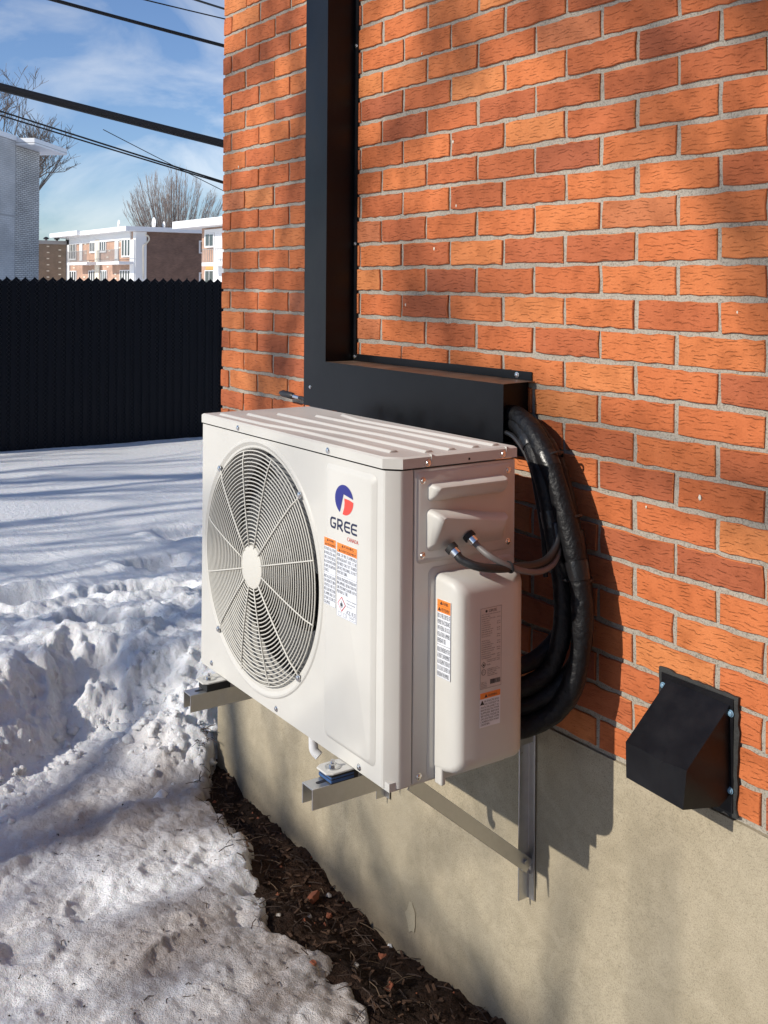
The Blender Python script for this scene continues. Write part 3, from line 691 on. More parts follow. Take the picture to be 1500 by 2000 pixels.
def frame_lines(b, face, a0, a1, b0, b1, w=.0004, h=.0003):
    for q in ((a0, a1, b0, b0 + w), (a0, a1, b1 - w, b1), (a0, a0 + w, b0, b1), (a1 - w, a1, b0, b1)):
        b.add([face.at(q[0], q[2], h), face.at(q[1], q[2], h), face.at(q[1], q[3], h), face.at(q[0], q[3], h)], [(0, 1, 2, 3)])
def rect(b, face, a0, a1, b0, b1, h): b.add([face.at(a0, b0, h), face.at(a1, b0, h), face.at(a1, b1, h), face.at(a0, b1, h)], [(0, 1, 2, 3)])
def tri(b, face, a, c, s, h): b.add([face.at(a - s * .58, c, h), face.at(a + s * .58, c, h), face.at(a, c + s, h)], [(0, 1, 2)])
def warn_label(face, W, H, oh, lines_en, lines_fr, parent, split=None, lowpart=0.0, inset_=.0016):
    st = slab(face, 0, W, 0, H, .0001, .0005).build('warning_sticker', MT['white_sticker'], parent)
    slab(face, .0005, W - .0005, H - oh, H - .0005, .0004, .0008).build('orange_band', MT['orange_sticker'], st)
    k = MB(); hh = oh / 2
    for i, s in enumerate(('WARNING', 'AVERTISSEMENT')):
        b0 = H - oh + hh * (1 - i) + hh * .2; m0 = W * (.24 if i == 0 else .10)
        tri(k, face, m0 + .0028, b0, hh * .6, .0010); print_line(k, face, s, m0 + .0065, W - (W * .16 if i == 0 else .0022), b0, b0 + hh * .52, .0010)
    rect(k, face, .0005, W - .0005, H - oh + hh - .0002, H - oh + hh + .0002, .0010)
    k.build('ink_heading', MT['ink'], st)
    k = MB(); top_, bot = H - oh - .0012, lowpart + .001; nl = len(lines_en) + len(lines_fr) + .45; lh = (top_ - bot) / nl; y = top_
    full = max(len(l) for l in lines_en + lines_fr)
    for grp in (lines_en, lines_fr):
        for l in grp:
            ww = (W - 2 * inset_) * min(1, max(.35, len(l) / full if l is grp[-1] else 1))
            print_line(k, face, l, inset_, inset_ + ww, y - lh * .86, y - lh * .12, .0007); y -= lh
        if grp is lines_en: rect(k, face, .0005, W - .0005, y - lh * .22, y - lh * .16, .0007); y -= lh * .45
    frame_lines(k, face, .0004, W - .0004, .0004, H - oh, .0003, .0007)
    k.build('ink_text', MT['inkgrey'], st)
    return st
EN = ['RISK OF FIRE. FLAMMABLE', 'REFRIGERANT USED. TO BE', 'REPAIRED ONLY BY TRAINED', 'SERVICE PERSONNEL. DO NOT', 'PUNCTURE TUBING.']
FR = ["RISQUE D'INCENDIE. REFRIGERANT", 'INFLAMMABLE. REPARATION PAR', 'UNE PERSONNE QUALIFIEE. NE PAS', 'PERFORER LE TUBE.']
fA = Face((1.553, YE, .302), (1, 0, 0), (0, 0, 1), (0, -1, 0)); fA_W, fA_H = .073, .1455
stA = warn_label(fA, fA_W, fA_H, .0185, EN, FR, U, lowpart=.044)
k = MB(); c_ = (.019, .0265)
for s_, m_, h_ in ((.0150, 'red_ink', .0009), (.0126, 'white_sticker', .0011)):
    k = MB(); k.add([fA.at(c_[0] - s_, c_[1], h_), fA.at(c_[0], c_[1] - s_, h_), fA.at(c_[0] + s_, c_[1], h_), fA.at(c_[0], c_[1] + s_, h_)], [(0, 1, 2, 3)]); k.build('hazard_diamond', MT[m_], stA)
k = MB(); fl = [(-.0036, -.0045), (.0036, -.0045), (.0048, -.001), (.0036, .0022), (.0026, .0006), (.0022, .004), (-.0006, .0070), (.0000, .0030), (-.0022, .0012), (-.0030, .0030), (-.0048, -.001)]
k.add([fA.at(c_[0] + x, c_[1] + y, .0013) for x, y in fl], [tuple(range(len(fl)))]); rect(k, fA, c_[0] - .0042, c_[0] + .0042, c_[1] - .0066, c_[1] - .0055, .0013)
print_line(k, fA, 'A2L R32', .036, .0705, .0115, .0195, .0007)
for i, s in enumerate(('Refrigerant flammable', 'Refrigerant inflammable', 'A2L / R32')): print_line(k, fA, s, .037, (.0705, .0675, .055)[i], .0375 - .0062 * i, .0400 - .0062 * i, .0007)
for a0, a1 in ((.006, .0175), (.0255, .036)):
    frame_lines(k, fA, a0, a1, .0025, .0105, .0006, .0007)
frame_lines(k, fA, .046, .070, .0025, .0095, .0006, .0007); rect(k, fA, .050, .064, .0062, .0072, .0007); rect(k, fA, .0345, .0362, .004, .009, .0007)
k.build('ink_symbols', MT['inkgrey'], stA)
fB = Face((1.504, YE, .3145), (1, 0, 0), (0, 0, 1), (0, -1, 0))
warn_label(fB, .0445, .1345, .0170, ['FOR INSTALLATION', 'IN VENTILATED AREA', 'ONLY. DO NOT INSTALL', 'IN A ROOM WITH OPEN', 'FLAME OR IGNITION', 'SOURCES.'], ['INSTALLER DANS', 'UN ENDROIT BIEN', 'VENTILE. NE PAS', "INSTALLER PRES D'UNE", 'FLAMME NUE OU', "D'UNE SOURCE", "D'ALLUMAGE."], U)
# left face of the valve cover
fCc = Face((X1 + .011, -.3833, .2165), (1, .03, 0), (0, 0, 1), (0, -1, 0))
warn_label(fCc, .0395, .1475, .0240, ['RISK OF FIRE. DISPOSE OF', 'PROPERLY IN ACCORDANCE', 'WITH FEDERAL OR LOCAL', 'REGULATIONS. FLAMMABLE', 'REFRIGERANT USED.'], ["RISQUE D'INCENDIE. METTRE", 'AU REBUT CONFORMEMENT', 'AUX REGLEMENTS FEDERAUX', 'OU LOCAUX. CONTIENT UN', 'REFRIGERANT INFLAMMABLE.'], U)
# rating plate on the front of the cover
fD = Face((XC, -.3295, .198), (0, 1, 0), (0, 0, 1), (1, 0, 0)); Wd, Hd = .052, .152
rp = slab(fD, 0, Wd, 0, Hd, .0001, .0004).build('rating_plate', MT['silver_sticker'], U)
k = MB(); frame_lines(k, fD, .0004, Wd - .0004, .0004, Hd - .0004, .0004, .0006)
print_line(k, fD, 'GREE', .020, .040, .1430, .1480, .0006); k.add([fD.at(.0145 + .0026 * math.cos(a * .4), .1455 + .0026 * math.sin(a * .4), .0006) for a in range(16)], [tuple(range(16))])
TX = ['SPLIT TYPE HEAT PUMP OUTDOOR UNIT', 'MODEL', 'POWER SUPPLY 208/230V 60Hz', 'MIN. CIRCUIT AMPACITY', 'MAX. OVERCURRENT PROTECTION', 'COMPRESSOR', 'FAN MOTOR', 'REFRIGERANT R32', 'DESIGN PRESSURE HIGH SIDE', 'DESIGN PRESSURE LOW SIDE', 'FOR OUTDOOR USE', '', 'ALIMENTATION 208/230V 60Hz', 'COURANT ADMISSIBLE', 'PROTECTION MAX.', 'COMPRESSEUR', 'MOTEUR VENTILATEUR', 'PRESSION COTE HAUTE', 'PRESSION COTE BASSE', "POUR USAGE EXTERIEUR", 'WEIGHT']
r_ = random.Random(8)
for i, s in enumerate(TX):
    y = .1385 - i * .0041
    if s: print_line(k, fD, s, .003, .003 + r_.uniform(.018, .034) if i else Wd - .003, y, y + .0019, .0006)
    if i % 3 and i > 1: print_line(k, fD, r_.choice(['230V', '22A', '30A', '15A', 'R32', '60Hz', '550psi']), .0405, .0490, y, y + .0019, .0006)
frame_d = (.0085, .0455); k.add([fD.at(frame_d[0] + q[0], frame_d[1] + q[1], .0006) for q in ((-.006, 0), (0, -.006), (.006, 0), (0, .006))] + [fD.at(frame_d[0] + q[0], frame_d[1] + q[1], .0006) for q in ((-.0048, 0), (0, -.0048), (.0048, 0), (0, .0048))], [(0, 1, 5, 4), (1, 2, 6, 5), (2, 3, 7, 6), (3, 0, 4, 7)])
k.add([fD.at(frame_d[0] + x * .45, frame_d[1] + y * .45, .0006) for x, y in fl], [tuple(range(len(fl)))])
print_line(k, fD, 'A2L', .0165, .0255, .0430, .0458, .0006)
for i in range(2): print_line(k, fD, 'REFRIGERANT SAFETY GROUP', .0165, Wd - .004, .0490 + .0032 * i, .0506 + .0032 * i, .0006)
k.add([fD.at(.0085 + .0055 * math.cos(a * .314), .0315 + .0055 * math.sin(a * .314), .0006) for a in range(20)] + [fD.at(.0085 + .0046 * math.cos(a * .314), .0315 + .0046 * math.sin(a * .314), .0006) for a in range(20)], [(i, (i + 1) % 20, 20 + (i + 1) % 20, 20 + i) for i in range(20)])
print_line(k, fD, 'ETL', .0052, .0118, .0298, .0333, .0006)
for i in range(5): print_line(k, fD, ['CONFORMS TO UL STD', 'CERTIFIED TO CSA STD', 'C22.2 NO. 60335', 'MADE IN CHINA', 'FABRIQUE EN CHINE'][i], .0175, (.044, .048, .040, .036, .042)[i], .0352 - .0031 * i, .0369 - .0031 * i, .0006)
for i in range(4): print_line(k, fD, ['SERIAL NO.', 'DATE', 'CODE', 'NO. DE SERIE'][i], .003, .016, .0115 - .0030 * i, .0130 - .0030 * i, .0006)
x = .0245
while x < .049: ww = r_.choice((.0004, .0007, .0011)); rect(k, fD, x, x + ww, .0065, .0155, .0006); x += ww + r_.choice((.0004, .0007))
k.build('ink_text', MT['ink'], rp)
fE = Face((XC, -.3295, .126), (0, 1, 0), (0, 0, 1), (1, 0, 0))
st = slab(fE, 0, .050, 0, .065, .0001, .0004).build('warning_sticker', MT['white_sticker'], U)
slab(fE, .0004, .0496, .0535, .0646, .0004, .0007).build('orange_band', MT['orange_sticker'], st)
k = MB(); tri(k, fE, .0145, .0555, .0065, .0009); print_line(k, fE, 'WARNING', .0195, .0415, .0560, .0605, .0009)
WL = ['RISK OF ELECTRIC SHOCK.', 'CAN CAUSE INJURY OR', 'DEATH. DISCONNECT ALL', 'REMOTE ELECTRIC POWER', 'SUPPLIES BEFORE', "SERVICING. RISQUE DE", 'CHOC ELECTRIQUE. COUPER', "L'ALIMENTATION AVANT", "L'ENTRETIEN."]
for i, s in enumerate(WL): print_line(k, fE, s, .010 if i < 2 else .0022, .047 if i < 8 else .024, .0465 - .0054 * i, .0500 - .0054 * i, .0007)
tri(k, fE, .0055, .0425, .009, .0007)
k.build('ink_text', MT['ink'], st)
fG = Face((X1 + .030, -.300, .4085), (0, 1, 0), (-1, 0, .02), (0, 0, 1))
sl = slab(fG, 0, .026, 0, .014, .0001, .0005).build('small_sticker', MT['white_sticker'], U)
k = MB(); print_line(k, fG, 'V/C', .002, .013, .003, .011, .0008); frame_lines(k, fG, .015, .024, .003, .011, .0008, .0008); k.build('ink_text', MT['ink'], sl)
# emblem and brand lettering on the raised panel
fL = Face((1.5775, YE, .534), (1, 0, 0), (0, 0, 1), (0, -1, 0)); q = .0335
def arc(a0, a1, n=26): return [(q * math.cos(R(a0 + (a1 - a0) * i / n)), q * math.sin(R(a0 + (a1 - a0) * i / n)) * .88) for i in range(n + 1)]
def flat(name, pts, m, h=.0006):
    b = MB(); b.add([fL.at(x, y, h) for x, y in pts], [tuple(range(len(pts)))]); return b.build(name, MT[m], U)
flat('emblem_blue', arc(11, 243) + [(-.06 * q, .33 * q)], 'logo_blue')
flat('emblem_red', [(.02 * q, .10 * q), (.55 * q, .08 * q)] + arc(0, -82) + [(-.16 * q, -.86 * q), (.02 * q, -.45 * q), (.06 * q, -.15 * q)], 'logo_red')
def ribbon(b, face, pts, w, h):
    P = [Vector(x) for x in pts]; m = len(P); vs = []
    for i, c in enumerate(P):
        d = (P[min(i + 1, m - 1)] - P[max(i - 1, 0)]).normalized(); s = Vector((-d.y, d.x)) * w / 2
        vs += [face.at(*(c + s), h), face.at(*(c - s), h)]
    b.add(vs, [(2 * i, 2 * i + 1, 2 * i + 3, 2 * i + 2) for i in range(m - 1)])
fT = Face((1.5265, YE, .4715), (1, 0, 0), (0, 0, 1), (0, -1, 0)); LH, LW, wd = .0225, .0215, .0042
def cc(a0, a1, cx, cz, rx, rz, n=10): return [(cx + rx * math.cos(R(a0 + (a1 - a0) * i / n)), cz + rz * math.sin(R(a0 + (a1 - a0) * i / n))) for i in range(n + 1)]
k = MB(); i_ = wd / 2; lx = 0
ribbon(k, fT, [(LW - .001, LH - i_)] + cc(90, 180, .0085, LH - .0085, .0064, .0064) + cc(180, 270, .0085, .0085, .0064, .0064) + [(LW - i_ - .002, i_), (LW - i_ - .001, .004), (LW - i_, .0105)], wd, .0006); ribbon(k, fT, [(LW * .52, .0105), (LW, .0105)], wd * .8, .00065)
lx = .0262
ribbon(k, fT, [(lx + i_, 0), (lx + i_, LH)], wd, .0006); ribbon(k, fT, [(lx, LH - i_), (lx + .012, LH - i_)] + cc(90, -90, lx + .0125, LH * .68, .0055, LH * .32 - i_) + [(lx + .004, LH * .36)], wd, .00065); ribbon(k, fT, [(lx + .009, LH * .36), (lx + LW - .001, 0)], wd * 1.1, .0006)
for lx in (.0518, .0765):
    ribbon(k, fT, [(lx + LW, LH - i_)] + cc(90, 180, lx + .0085, LH - .0085, .0064, .0064) + cc(180, 270, lx + .0085, .0085, .0064, .0064) + [(lx + LW, i_)], wd, .0006); ribbon(k, fT, [(lx + i_, LH * .5), (lx + LW - .001, LH * .5)], wd * .85, .00065)
k.build('brand_lettering', MT['logo_navy'], U)
k = MB(); fK = Face((1.590, YE, .4565), (1, 0, 0), (0, 0, 1), (0, -1, 0)); print_line(k, fK, 'CANADA', 0, .040, 0, .0075, .0006); k.build('brand_lettering', MT['red_ink'], U)
# feet of the unit
def foot(xc, yf, back=False):
    f = MB(); y1 = yf + .062
    pl = [(xc - .026, y1), (xc - .026, yf + .012), (xc - .018, yf), (xc + .018, yf), (xc + .026, yf + .012), (xc + .026, y1)]
    f.prism(pl, 2, .0125, .0165); o = f.build('mounting_foot', MT['paint'], U, False, .0015)
    MB().lathe_y((0, 0, 0), [(.0001, -.003), (.012, -.003), (.0125, -.0015), (.0125, .0), (.0001, .0)], 20)
    b = MB(); b.lathe_y((0, 0, 0), [(.0125, 0), (.0125, -.0018), (.0075, -.002), (.0075, -.0085), (.004, -.0088), (.004, -.014), (.0001, -.014)], 6); b.v = [(xc + x, yf + .026 + z, .0165 - y) for x, y, z in b.v]
    b.build('bolt', MT['bright'], o)
    b = MB(); b.lathe_y((0, 0, 0), [(.0155, 0), (.0155, -.0014), (.0001, -.0014)], 20); b.v = [(xc + x, yf + .026 + z, .0166 - y) for x, y, z in b.v]; b.build('washer', MT['steel'], o)
for xc in (1.018, 1.578): foot(xc, -.541); 
for xc in (1.018, 1.578):
    MB().box((xc - .025, YB - .012, .0125), (xc + .025, YB + .035, .0165)).build('mounting_foot', MT['paint'], U, False, .001)
# cable glands
GL = []
for (y, z, x) in ((-.362, .461, X1 + .026), (-.316, .477, X1 + .022)):
    d = Vector((.62, .25, -.55)).normalized(); o = Vector((x - .006, y, z)); g_ = MB()
    g_.tube([o, o + d * .010], .0125, 12); gl = g_.build('cable_gland', MT['black_pad'], U, True)
    MB().tube([o + d * .009, o + d * .022], .0100, 16).build('gland_nut', MT['bright'], gl, True); GL.append((o + d * .018, d))

# ------------------------------------------------------------------ wall brackets
def bracket(xc, label, blue):
    B_ = thing('wall_bracket', label, 'bracket', (xc, 0, -.2), 'galvanized brackets under the heat pump')
    h, wv, t, ye = .040, .020, .0028, -.572
    a = MB(); a.prism([(xc - wv, -.046), (xc - wv, -.006), (xc + wv, -.006), (xc + wv, -.046), (xc + wv - t, -.046), (xc + wv - t, -.006 - t), (xc - wv + t, -.006 - t), (xc - wv + t, -.046)], 1, ye, -.0045)
    a.v = [(x, y, z) for x, y, z in a.v]; arm = a.build('arm', MT['steel'], B_, False, .0006, 1)
    sl = MB(); P = [(xc + .0045 * math.cos(R(q)) , ye + .030 + .006 + .0045 * math.sin(R(q))) for q in range(0, 181, 30)]; P = [(x, y + .022) for x, y in P] + [(xc + .0045 * math.cos(R(q)), ye + .024 + .0045 * math.sin(R(q))) for q in range(180, 361, 30)]
    sl.prism(P, 2, -.0064, -.0054); sl.build('bolt_slot', MT['ink'], arm)
    # leg on the wall: two angles back to back leave a narrow channel
    MB().prism([(xc - .026, -.0045), (xc - .002, -.0045), (xc - .002, -.030), (xc - .005, -.030), (xc - .005, -.0075), (xc - .026, -.0075)], 2, -.375, .03).build('leg', MT['steel'], B_, False, .0006, 1)
    MB().prism([(xc + .002, -.0055), (xc + .024, -.0055), (xc + .024, -.0085), (xc + .005, -.0085), (xc + .005, -.036), (xc + .002, -.036)], 2, -.395, .03).build('leg', MT['steel'], B_, False, .0006, 1)
    # diagonal brace, an angle section
    A_, C_ = Vector((xc, -.012, -.318)), Vector((xc, -.335, -.052)); d = (C_ - A_).normalized(); up = Vector((1, 0, 0)).cross(d).normalized()
    if up.z < 0: up = -up
    prof = [(-.016, .012), (.016, .012), (.016, -.018), (.0135, -.018), (.0135, .0095), (-.016, .0095)]; b = MB(); n = len(prof)
    b.add([A_ + Vector((1, 0, 0)) * x + up * z for x, z in prof] + [C_ + Vector((1, 0, 0)) * x + up * z for x, z in prof], [tuple(range(n - 1, -1, -1)), tuple(range(n, 2 * n))] + [(i, (i + 1) % n, n + (i + 1) % n, n + i) for i in range(n)])
    b.build('brace', MT['steel'], B_, False, .0006, 1)
    b = MB(); b.tube([(xc - .001, -.028, -.305), (xc + .022, -.028, -.305)], .006, 6); b.tube([(xc - .001, -.028, -.325), (xc + .012, -.028, -.325)], .004, 8); b.build('bolt', MT['steel'], B_)
    pad = MB().box((xc - .023, -.532, -.0058), (xc + .023, -.47, .0124)).build('rubber_pad', MT['black_pad'], B_, False, .0015)
    if blue:
        MB().box((xc - .0238, -.5328, -.0035), (xc + .0238, -.480, .0022)).build('pad_layer', MT['blue_pad'], pad, False, .001)
        MB().box((xc - .0236, -.5326, .0040), (xc + .0236, -.480, .0078)).build('pad_layer', MT['blue_pad'], pad, False, .001)
    MB().box((xc - .022, YB - .01, -.0058), (xc + .022, YB + .03, .0124)).build('rubber_pad', MT['black_pad'], B_, False, .0015)
    return B_
bracket(1.578, 'galvanized wall bracket with diagonal brace and blue layered rubber pad', True)
bracket(1.018, 'galvanized wall bracket near the house corner with a plain black pad', False)
dr = thing('drain_elbow', 'pale plastic drain outlet under the belly of the heat pump', 'drain outlet', tuple(pplane(612, 1440, 2, .0)))
dp = pplane(612, 1440, 2, .0); b = MB(); b.tube(bezier([(dp.x, dp.y, .0135), (dp.x, dp.y, -.010), (dp.x + .004, dp.y, -.026), (dp.x + .014, dp.y + .006, -.036)], 5), [.010] * 15 + [.010], 14); b.build('spout', MT['winwhite'], dr, True)

# ------------------------------------------------------------------ black line-set cover on the wall
D = thing('line_cover', 'black sheet metal pipe cover running down the brick wall above the unit', 'pipe cover', (.78, -.02, .62))
DY = -.090
vch = MB(); vch.add([(.7205, DY, 3.0), (.7205, DY, .618), (.838, DY, .745), (.838, DY, 3.0), (.7205, -.001, 3.0), (.7205, -.001, .618), (.838, -.001, .745), (.838, -.001, 3.0)],
    [(0, 1, 2, 3), (4, 5, 1, 0), (3, 2, 6, 7)]); vch.build('vertical_channel', MT['black_metal'], D)
XR = 1.583
hb_ = MB(); hb_.add([(.8382, DY - .0006, .7452), (.7203, DY - .0006, .6165), (XR, DY - .0006, .6165), (XR, DY - .0006, .743), (.8382, -.001, .7452), (.7203, -.001, .6165), (XR, -.001, .6165), (XR, -.001, .7455)],
    [(0, 1, 2, 3), (1, 5, 6, 2)]); hb_.build('horizontal_box', MT['black_metal'], D)
MB().add([(.8382, DY - .0006, .7452), (XR, DY - .0006, .743), (XR, -.001, .7455), (.8382, -.001, .7452)], [(0, 1, 2, 3)]).build('box_top', MT['painted_sheen'], D)
MB().box((XR - .022, DY + .001, .6175), (XR - .0205, -.001, .742)).build('end_plate', MT['black_metal'], D)
MB().box((.8385, -.0030, .765), (.8575, -.0018, 3.0)).build('flange', MT['black_metal'], D)
MB().box((.8395, -.0034, .7462), (1.577, -.0020, .7655)).build('flange', MT['black_metal'], D)
MB().box((.7025, -.0030, .62), (.7200, -.0018, 3.0)).build('flange', MT['black_metal'], D)
MB().add([(.76, -.002, .616), (1.586, -.002, .616), (1.59, -.006, .575), (.76, -.006, .575)], [(0, 1, 2, 3)]).build('flange', MT['black_metal'], D)
for p_ in ((.849, -.003, .757), (1.528, -.0034, .7555), (.848, -.003, 1.07), (.848, -.003, 1.62)): screw(p_, D)
screw((.757, DY - .0006, .669), D, s=.75)

# ------------------------------------------------------------------ insulated pipes, ties and cables
PB = thing('pipe_bundle', 'bundle of black foam insulated refrigerant pipes looping down beside the unit', 'pipes', (1.78, -.05, .3))
IN_ = [(1.548, .640), (1.600, .645), (1.645, .622), (1.690, .560), (1.716, .470), (1.736, .370), (1.746, .300), (1.745, .250), (1.738, .212), (1.726, .190), (1.704, .184)]
OUT = [(1.548, .668), (1.600, .672), (1.668, .640), (1.728, .572), (1.772, .480), (1.808, .370), (1.820, .280), (1.812, .180), (1.782, .108), (1.742, .072), (1.704, .058)]
YY = [-.045, -.050, -.055, -.057, -.058, -.058, -.060, -.070, -.105, -.150, -.200]
for i, (k_, dy, rr) in enumerate(((0, .0, .0185), (.36, -.030, .0200), (.66, .006, .0190), (1, -.024, .0215))):
    P = [(a_[0] + (o_[0] - a_[0]) * k_, y_ + dy * ((.2, .35, .75, 1, 1, 1, 1, 1, .4, .4, .4)[j]), a_[1] + (o_[1] - a_[1]) * k_) for j, (a_, o_, y_) in enumerate(zip(IN_, OUT, YY))]
    rj = random.Random(20 + i); Q = bezier(P, 9); wv = 1.0; rad = []
    for j in range(len(Q)):
        if j % 7 == 0: wv = rj.uniform(.93, 1.07)
        rad.append(rr * (wv + rj.uniform(-.015, .015)))
    pi = MB().tube(Q, rad, 16).build('insulated_pipe', MT['rubber'], PB, True, angle=180)
    for t_ in (14 + 3 * i, 30 + 4 * i):
        MB().tube(Q[t_:t_ + 4], [rr * 1.09, rr * 1.12, rr * 1.10, rr * 1.08], 16, False).build('tape_wrap', MT['tape'], pi, True, angle=180)
def tie(c, t, ra, rb):
    t = Vector(t).normalized(); a = Vector((0, 1, 0)); a = (a - t * a.dot(t)).normalized(); b_ = t.cross(a); pts = [Vector(c) + a * rb * math.cos(R(q)) + b_ * ra * math.sin(R(q)) for q in range(0, 361, 20)]
    MB().tube(pts, .0028, 6).build('cable_tie', MT['cable'], PB, True); 
    e_ = Vector(c) - b_ * (ra + .002) + a * 0; MB().box(tuple(e_ - Vector((.005, .005, .004))), tuple(e_ + Vector((.005, .005, .004)))).build('tie_head', MT['cable'], PB)
tie((1.703, -.068, .592), (.6, 0, -.75), .036, .030); tie((1.752, -.068, .478), (.35, 0, -.9), .040, .030); tie((1.776, -.068, .365), (.08, 0, -1), .047, .030)
MB().tube(bezier([(1.56, -.078, .640), (1.62, -.088, .630), (1.672, -.093, .585), (1.700, -.098, .52), (1.720, -.098, .44), (1.728, -.098, .36)], 10), .0052, 8).build('control_wire', MT['cable'], PB, True)
def cable(name, label, g, P, m, r):
    o_, d_ = g; pts = bezier([o_, o_ + d_ * .018] + P, 10)
    return tag(MB().tube(pts, r, 12).build(name, MT[m], None, True, angle=180), label, 'cable')
cable('power_cable', 'thick black cable leaving the lower left gland on the unit side', GL[0], [(1.795, -.330, .428), (1.803, -.285, .420), (1.800, -.235, .416), (1.792, -.185, .411), (1.782, -.14, .416), (1.770, -.106, .440), (1.757, -.098, .475)], 'cable', .0082)
cable('communication_cable', 'grey paired cable leaving the upper right gland on the unit side', GL[1], [(1.792, -.298, .442), (1.806, -.268, .424), (1.806, -.228, .408), (1.797, -.180, .398), (1.786, -.135, .402), (1.772, -.105, .422), (1.762, -.100, .45)], 'greycable', .0062)
cb = thing('cable_strap', 'black tie holding the grey and black cables together', 'cable tie', (1.804, -.262, .420))
MB().ring((0, 0, 0), .0105, .0022, 20, 6).build('strap', MT['cable'], None) and None
so_ = bpy.data.objects['strap']; so_.parent = cb; so_.rotation_euler = (R(10), 0, R(5))
# loose plug hanging out behind the cover
pl = thing('cable_end', 'black cable end with a bright ferrule sticking out behind the pipe cover', 'cable end', (.60, -.03, .655))
a_, c_2 = pplane(548, 767, 1, -.035), pplane(600, 781, 1, -.03)
v_ = (c_2 - a_)
MB().tube([a_, a_ + v_ * .1, a_ + v_ * .45, a_ + v_ * .5], [.006, .0105, .0105, .007], 12).build('handle', MT['cable'], pl, True)
MB().tube([a_ + v_ * .5, a_ + v_ * .72], .0062, 12).build('ferrule', MT['bright'], pl, True)
MB().tube(bezier([a_ + v_ * .70, a_ + v_ * .9, c_2 + Vector((.05, .005, -.02)), c_2 + Vector((.16, .008, -.01))], 6), .006, 8).build('wire', MT['cable'], pl, True)

# ------------------------------------------------------------------ vent hood
V = thing('vent_hood', 'black dented metal dryer vent hood fixed low on the brick wall', 'vent hood', (2.04, 0, .03))
vl, vr, vd = 1.973, 2.117, -.123
TLw, TRw = (vl + .001, -.010, .207), (vr - .001, -.010, .204)
FTL, FTR, FBL, FBR = (vl, vd, .114), (vr - .004, vd + .002, .1135), (vl, vd + .002, .048), (vr - .008, vd - .002, .044)
hd = MB()
def lerp(a, b, t): return tuple(a[i] + (b[i] - a[i]) * t for i in range(3))
nn = 8; vs = []
for j in range(nn + 1):
    for i in range(nn + 1):
        q = lerp(lerp(TLw, TRw, i / nn), lerp(FTL, FTR, i / nn), j / nn); dent = -.003 * math.sin(math.pi * i / nn) * math.sin(math.pi * j / nn) - (.004 * math.exp(-((i - 5) ** 2 + (j - nn) ** 2 * 2) / 2.5))
        vs.append((q[0], q[1], q[2] + dent))
fs = [(j * (nn + 1) + i, j * (nn + 1) + i + 1, (j + 1) * (nn + 1) + i + 1, (j + 1) * (nn + 1) + i) for j in range(nn) for i in range(nn)]
hd.add(vs, fs); top_row = [vs[nn * (nn + 1) + i] for i in range(nn + 1)]
vs2 = list(top_row) + [tuple(Vector(lerp(top_row[i], lerp(FBL, FBR, i / nn), .5)) + Vector((0, .004 * math.sin(math.pi * i / nn) - (.005 if i == 6 else 0), 0))) for i in range(nn + 1)] + [lerp(FBL, FBR, i / nn) for i in range(nn + 1)]
hd.add(vs2, [(j * (nn + 1) + i, j * (nn + 1) + i + 1, (j + 1) * (nn + 1) + i + 1, (j + 1) * (nn + 1) + i) for j in range(2) for i in range(nn)])
hood = hd.build('hood_cover', MT['vent'], V, True, angle=28)
cb_ = MB(); cb_.add([TRw, FTR, FBR, (vr - .002, -.035, .028), (vr, -.006, .045)], [(0, 1, 2, 3, 4)]); cb_.build('hood_cheek', MT['vent'], V)
cb_ = MB(); cb_.add([TLw, FTL, FBL, (vl, -.008, .03)], [(0, 1, 2, 3)]); cb_.build('hood_cheek', MT['vent'], V)
MB().box((1.958, -.0095, .012), (2.1235, -.0075, .2165)).build('wall_plate', MT['vent'], V)
MB().tube([(2.045, .0, .105), (2.045, -.03, .105)], .05, 24, False).build('duct_pipe', MT['vent'], V, True)
fl_ = MB(); fl_.add([(1.99, -.03, .155), (2.10, -.03, .155), (2.10, -.045, .055), (1.99, -.045, .055)], [(0, 1, 2, 3)]); fl_.build('damper_flap', MT['vent'], V)
se = MB(); pr = random.Random(12); po = []; pi_ = []
cor = [(1.951, .006), (2.130, .004), (2.132, .221), (1.949, .223)]; 
for i in range(4):
    a_0, b_0 = cor[i], cor[(i + 1) % 4]
    for j in range(14): t_ = j / 14; x_, z_ = a_0[0] + (b_0[0] - a_0[0]) * t_, a_0[1] + (b_0[1] - a_0[1]) * t_; wgt = .0012 if i == 3 else .0028; po.append((x_ + pr.uniform(-wgt, wgt), z_ + pr.uniform(-wgt, wgt)))
n = len(po); cxx, czz = 2.04, .113
se.add([(x_, -.0005, z_) for x_, z_ in po] + [(x_, -.0058 + pr.uniform(-.001, .001), z_) for x_, z_ in po] + [(cxx + (x_ - cxx) * .93, -.0072 + pr.uniform(-.001, .0005), czz + (z_ - czz) * .93) for x_, z_ in po] + [(cxx + (x_ - cxx) * .8, -.0060, czz + (z_ - czz) * .8) for x_, z_ in po], [(k * n + i, k * n + (i + 1) % n, (k + 1) * n + (i + 1) % n, (k + 1) * n + i) for k in range(3) for i in range(n)])
se.build('sealant_bead', MT['sealant'], V, True, angle=60)
BS = screw_mesh('screw', MT['bluescrew'], .0052, .005)
for p_ in ((1.9625, -.0095, .192), (2.1185, -.0095, .1905), (2.1185, -.0095, .052)): screw(p_, V, me=BS)

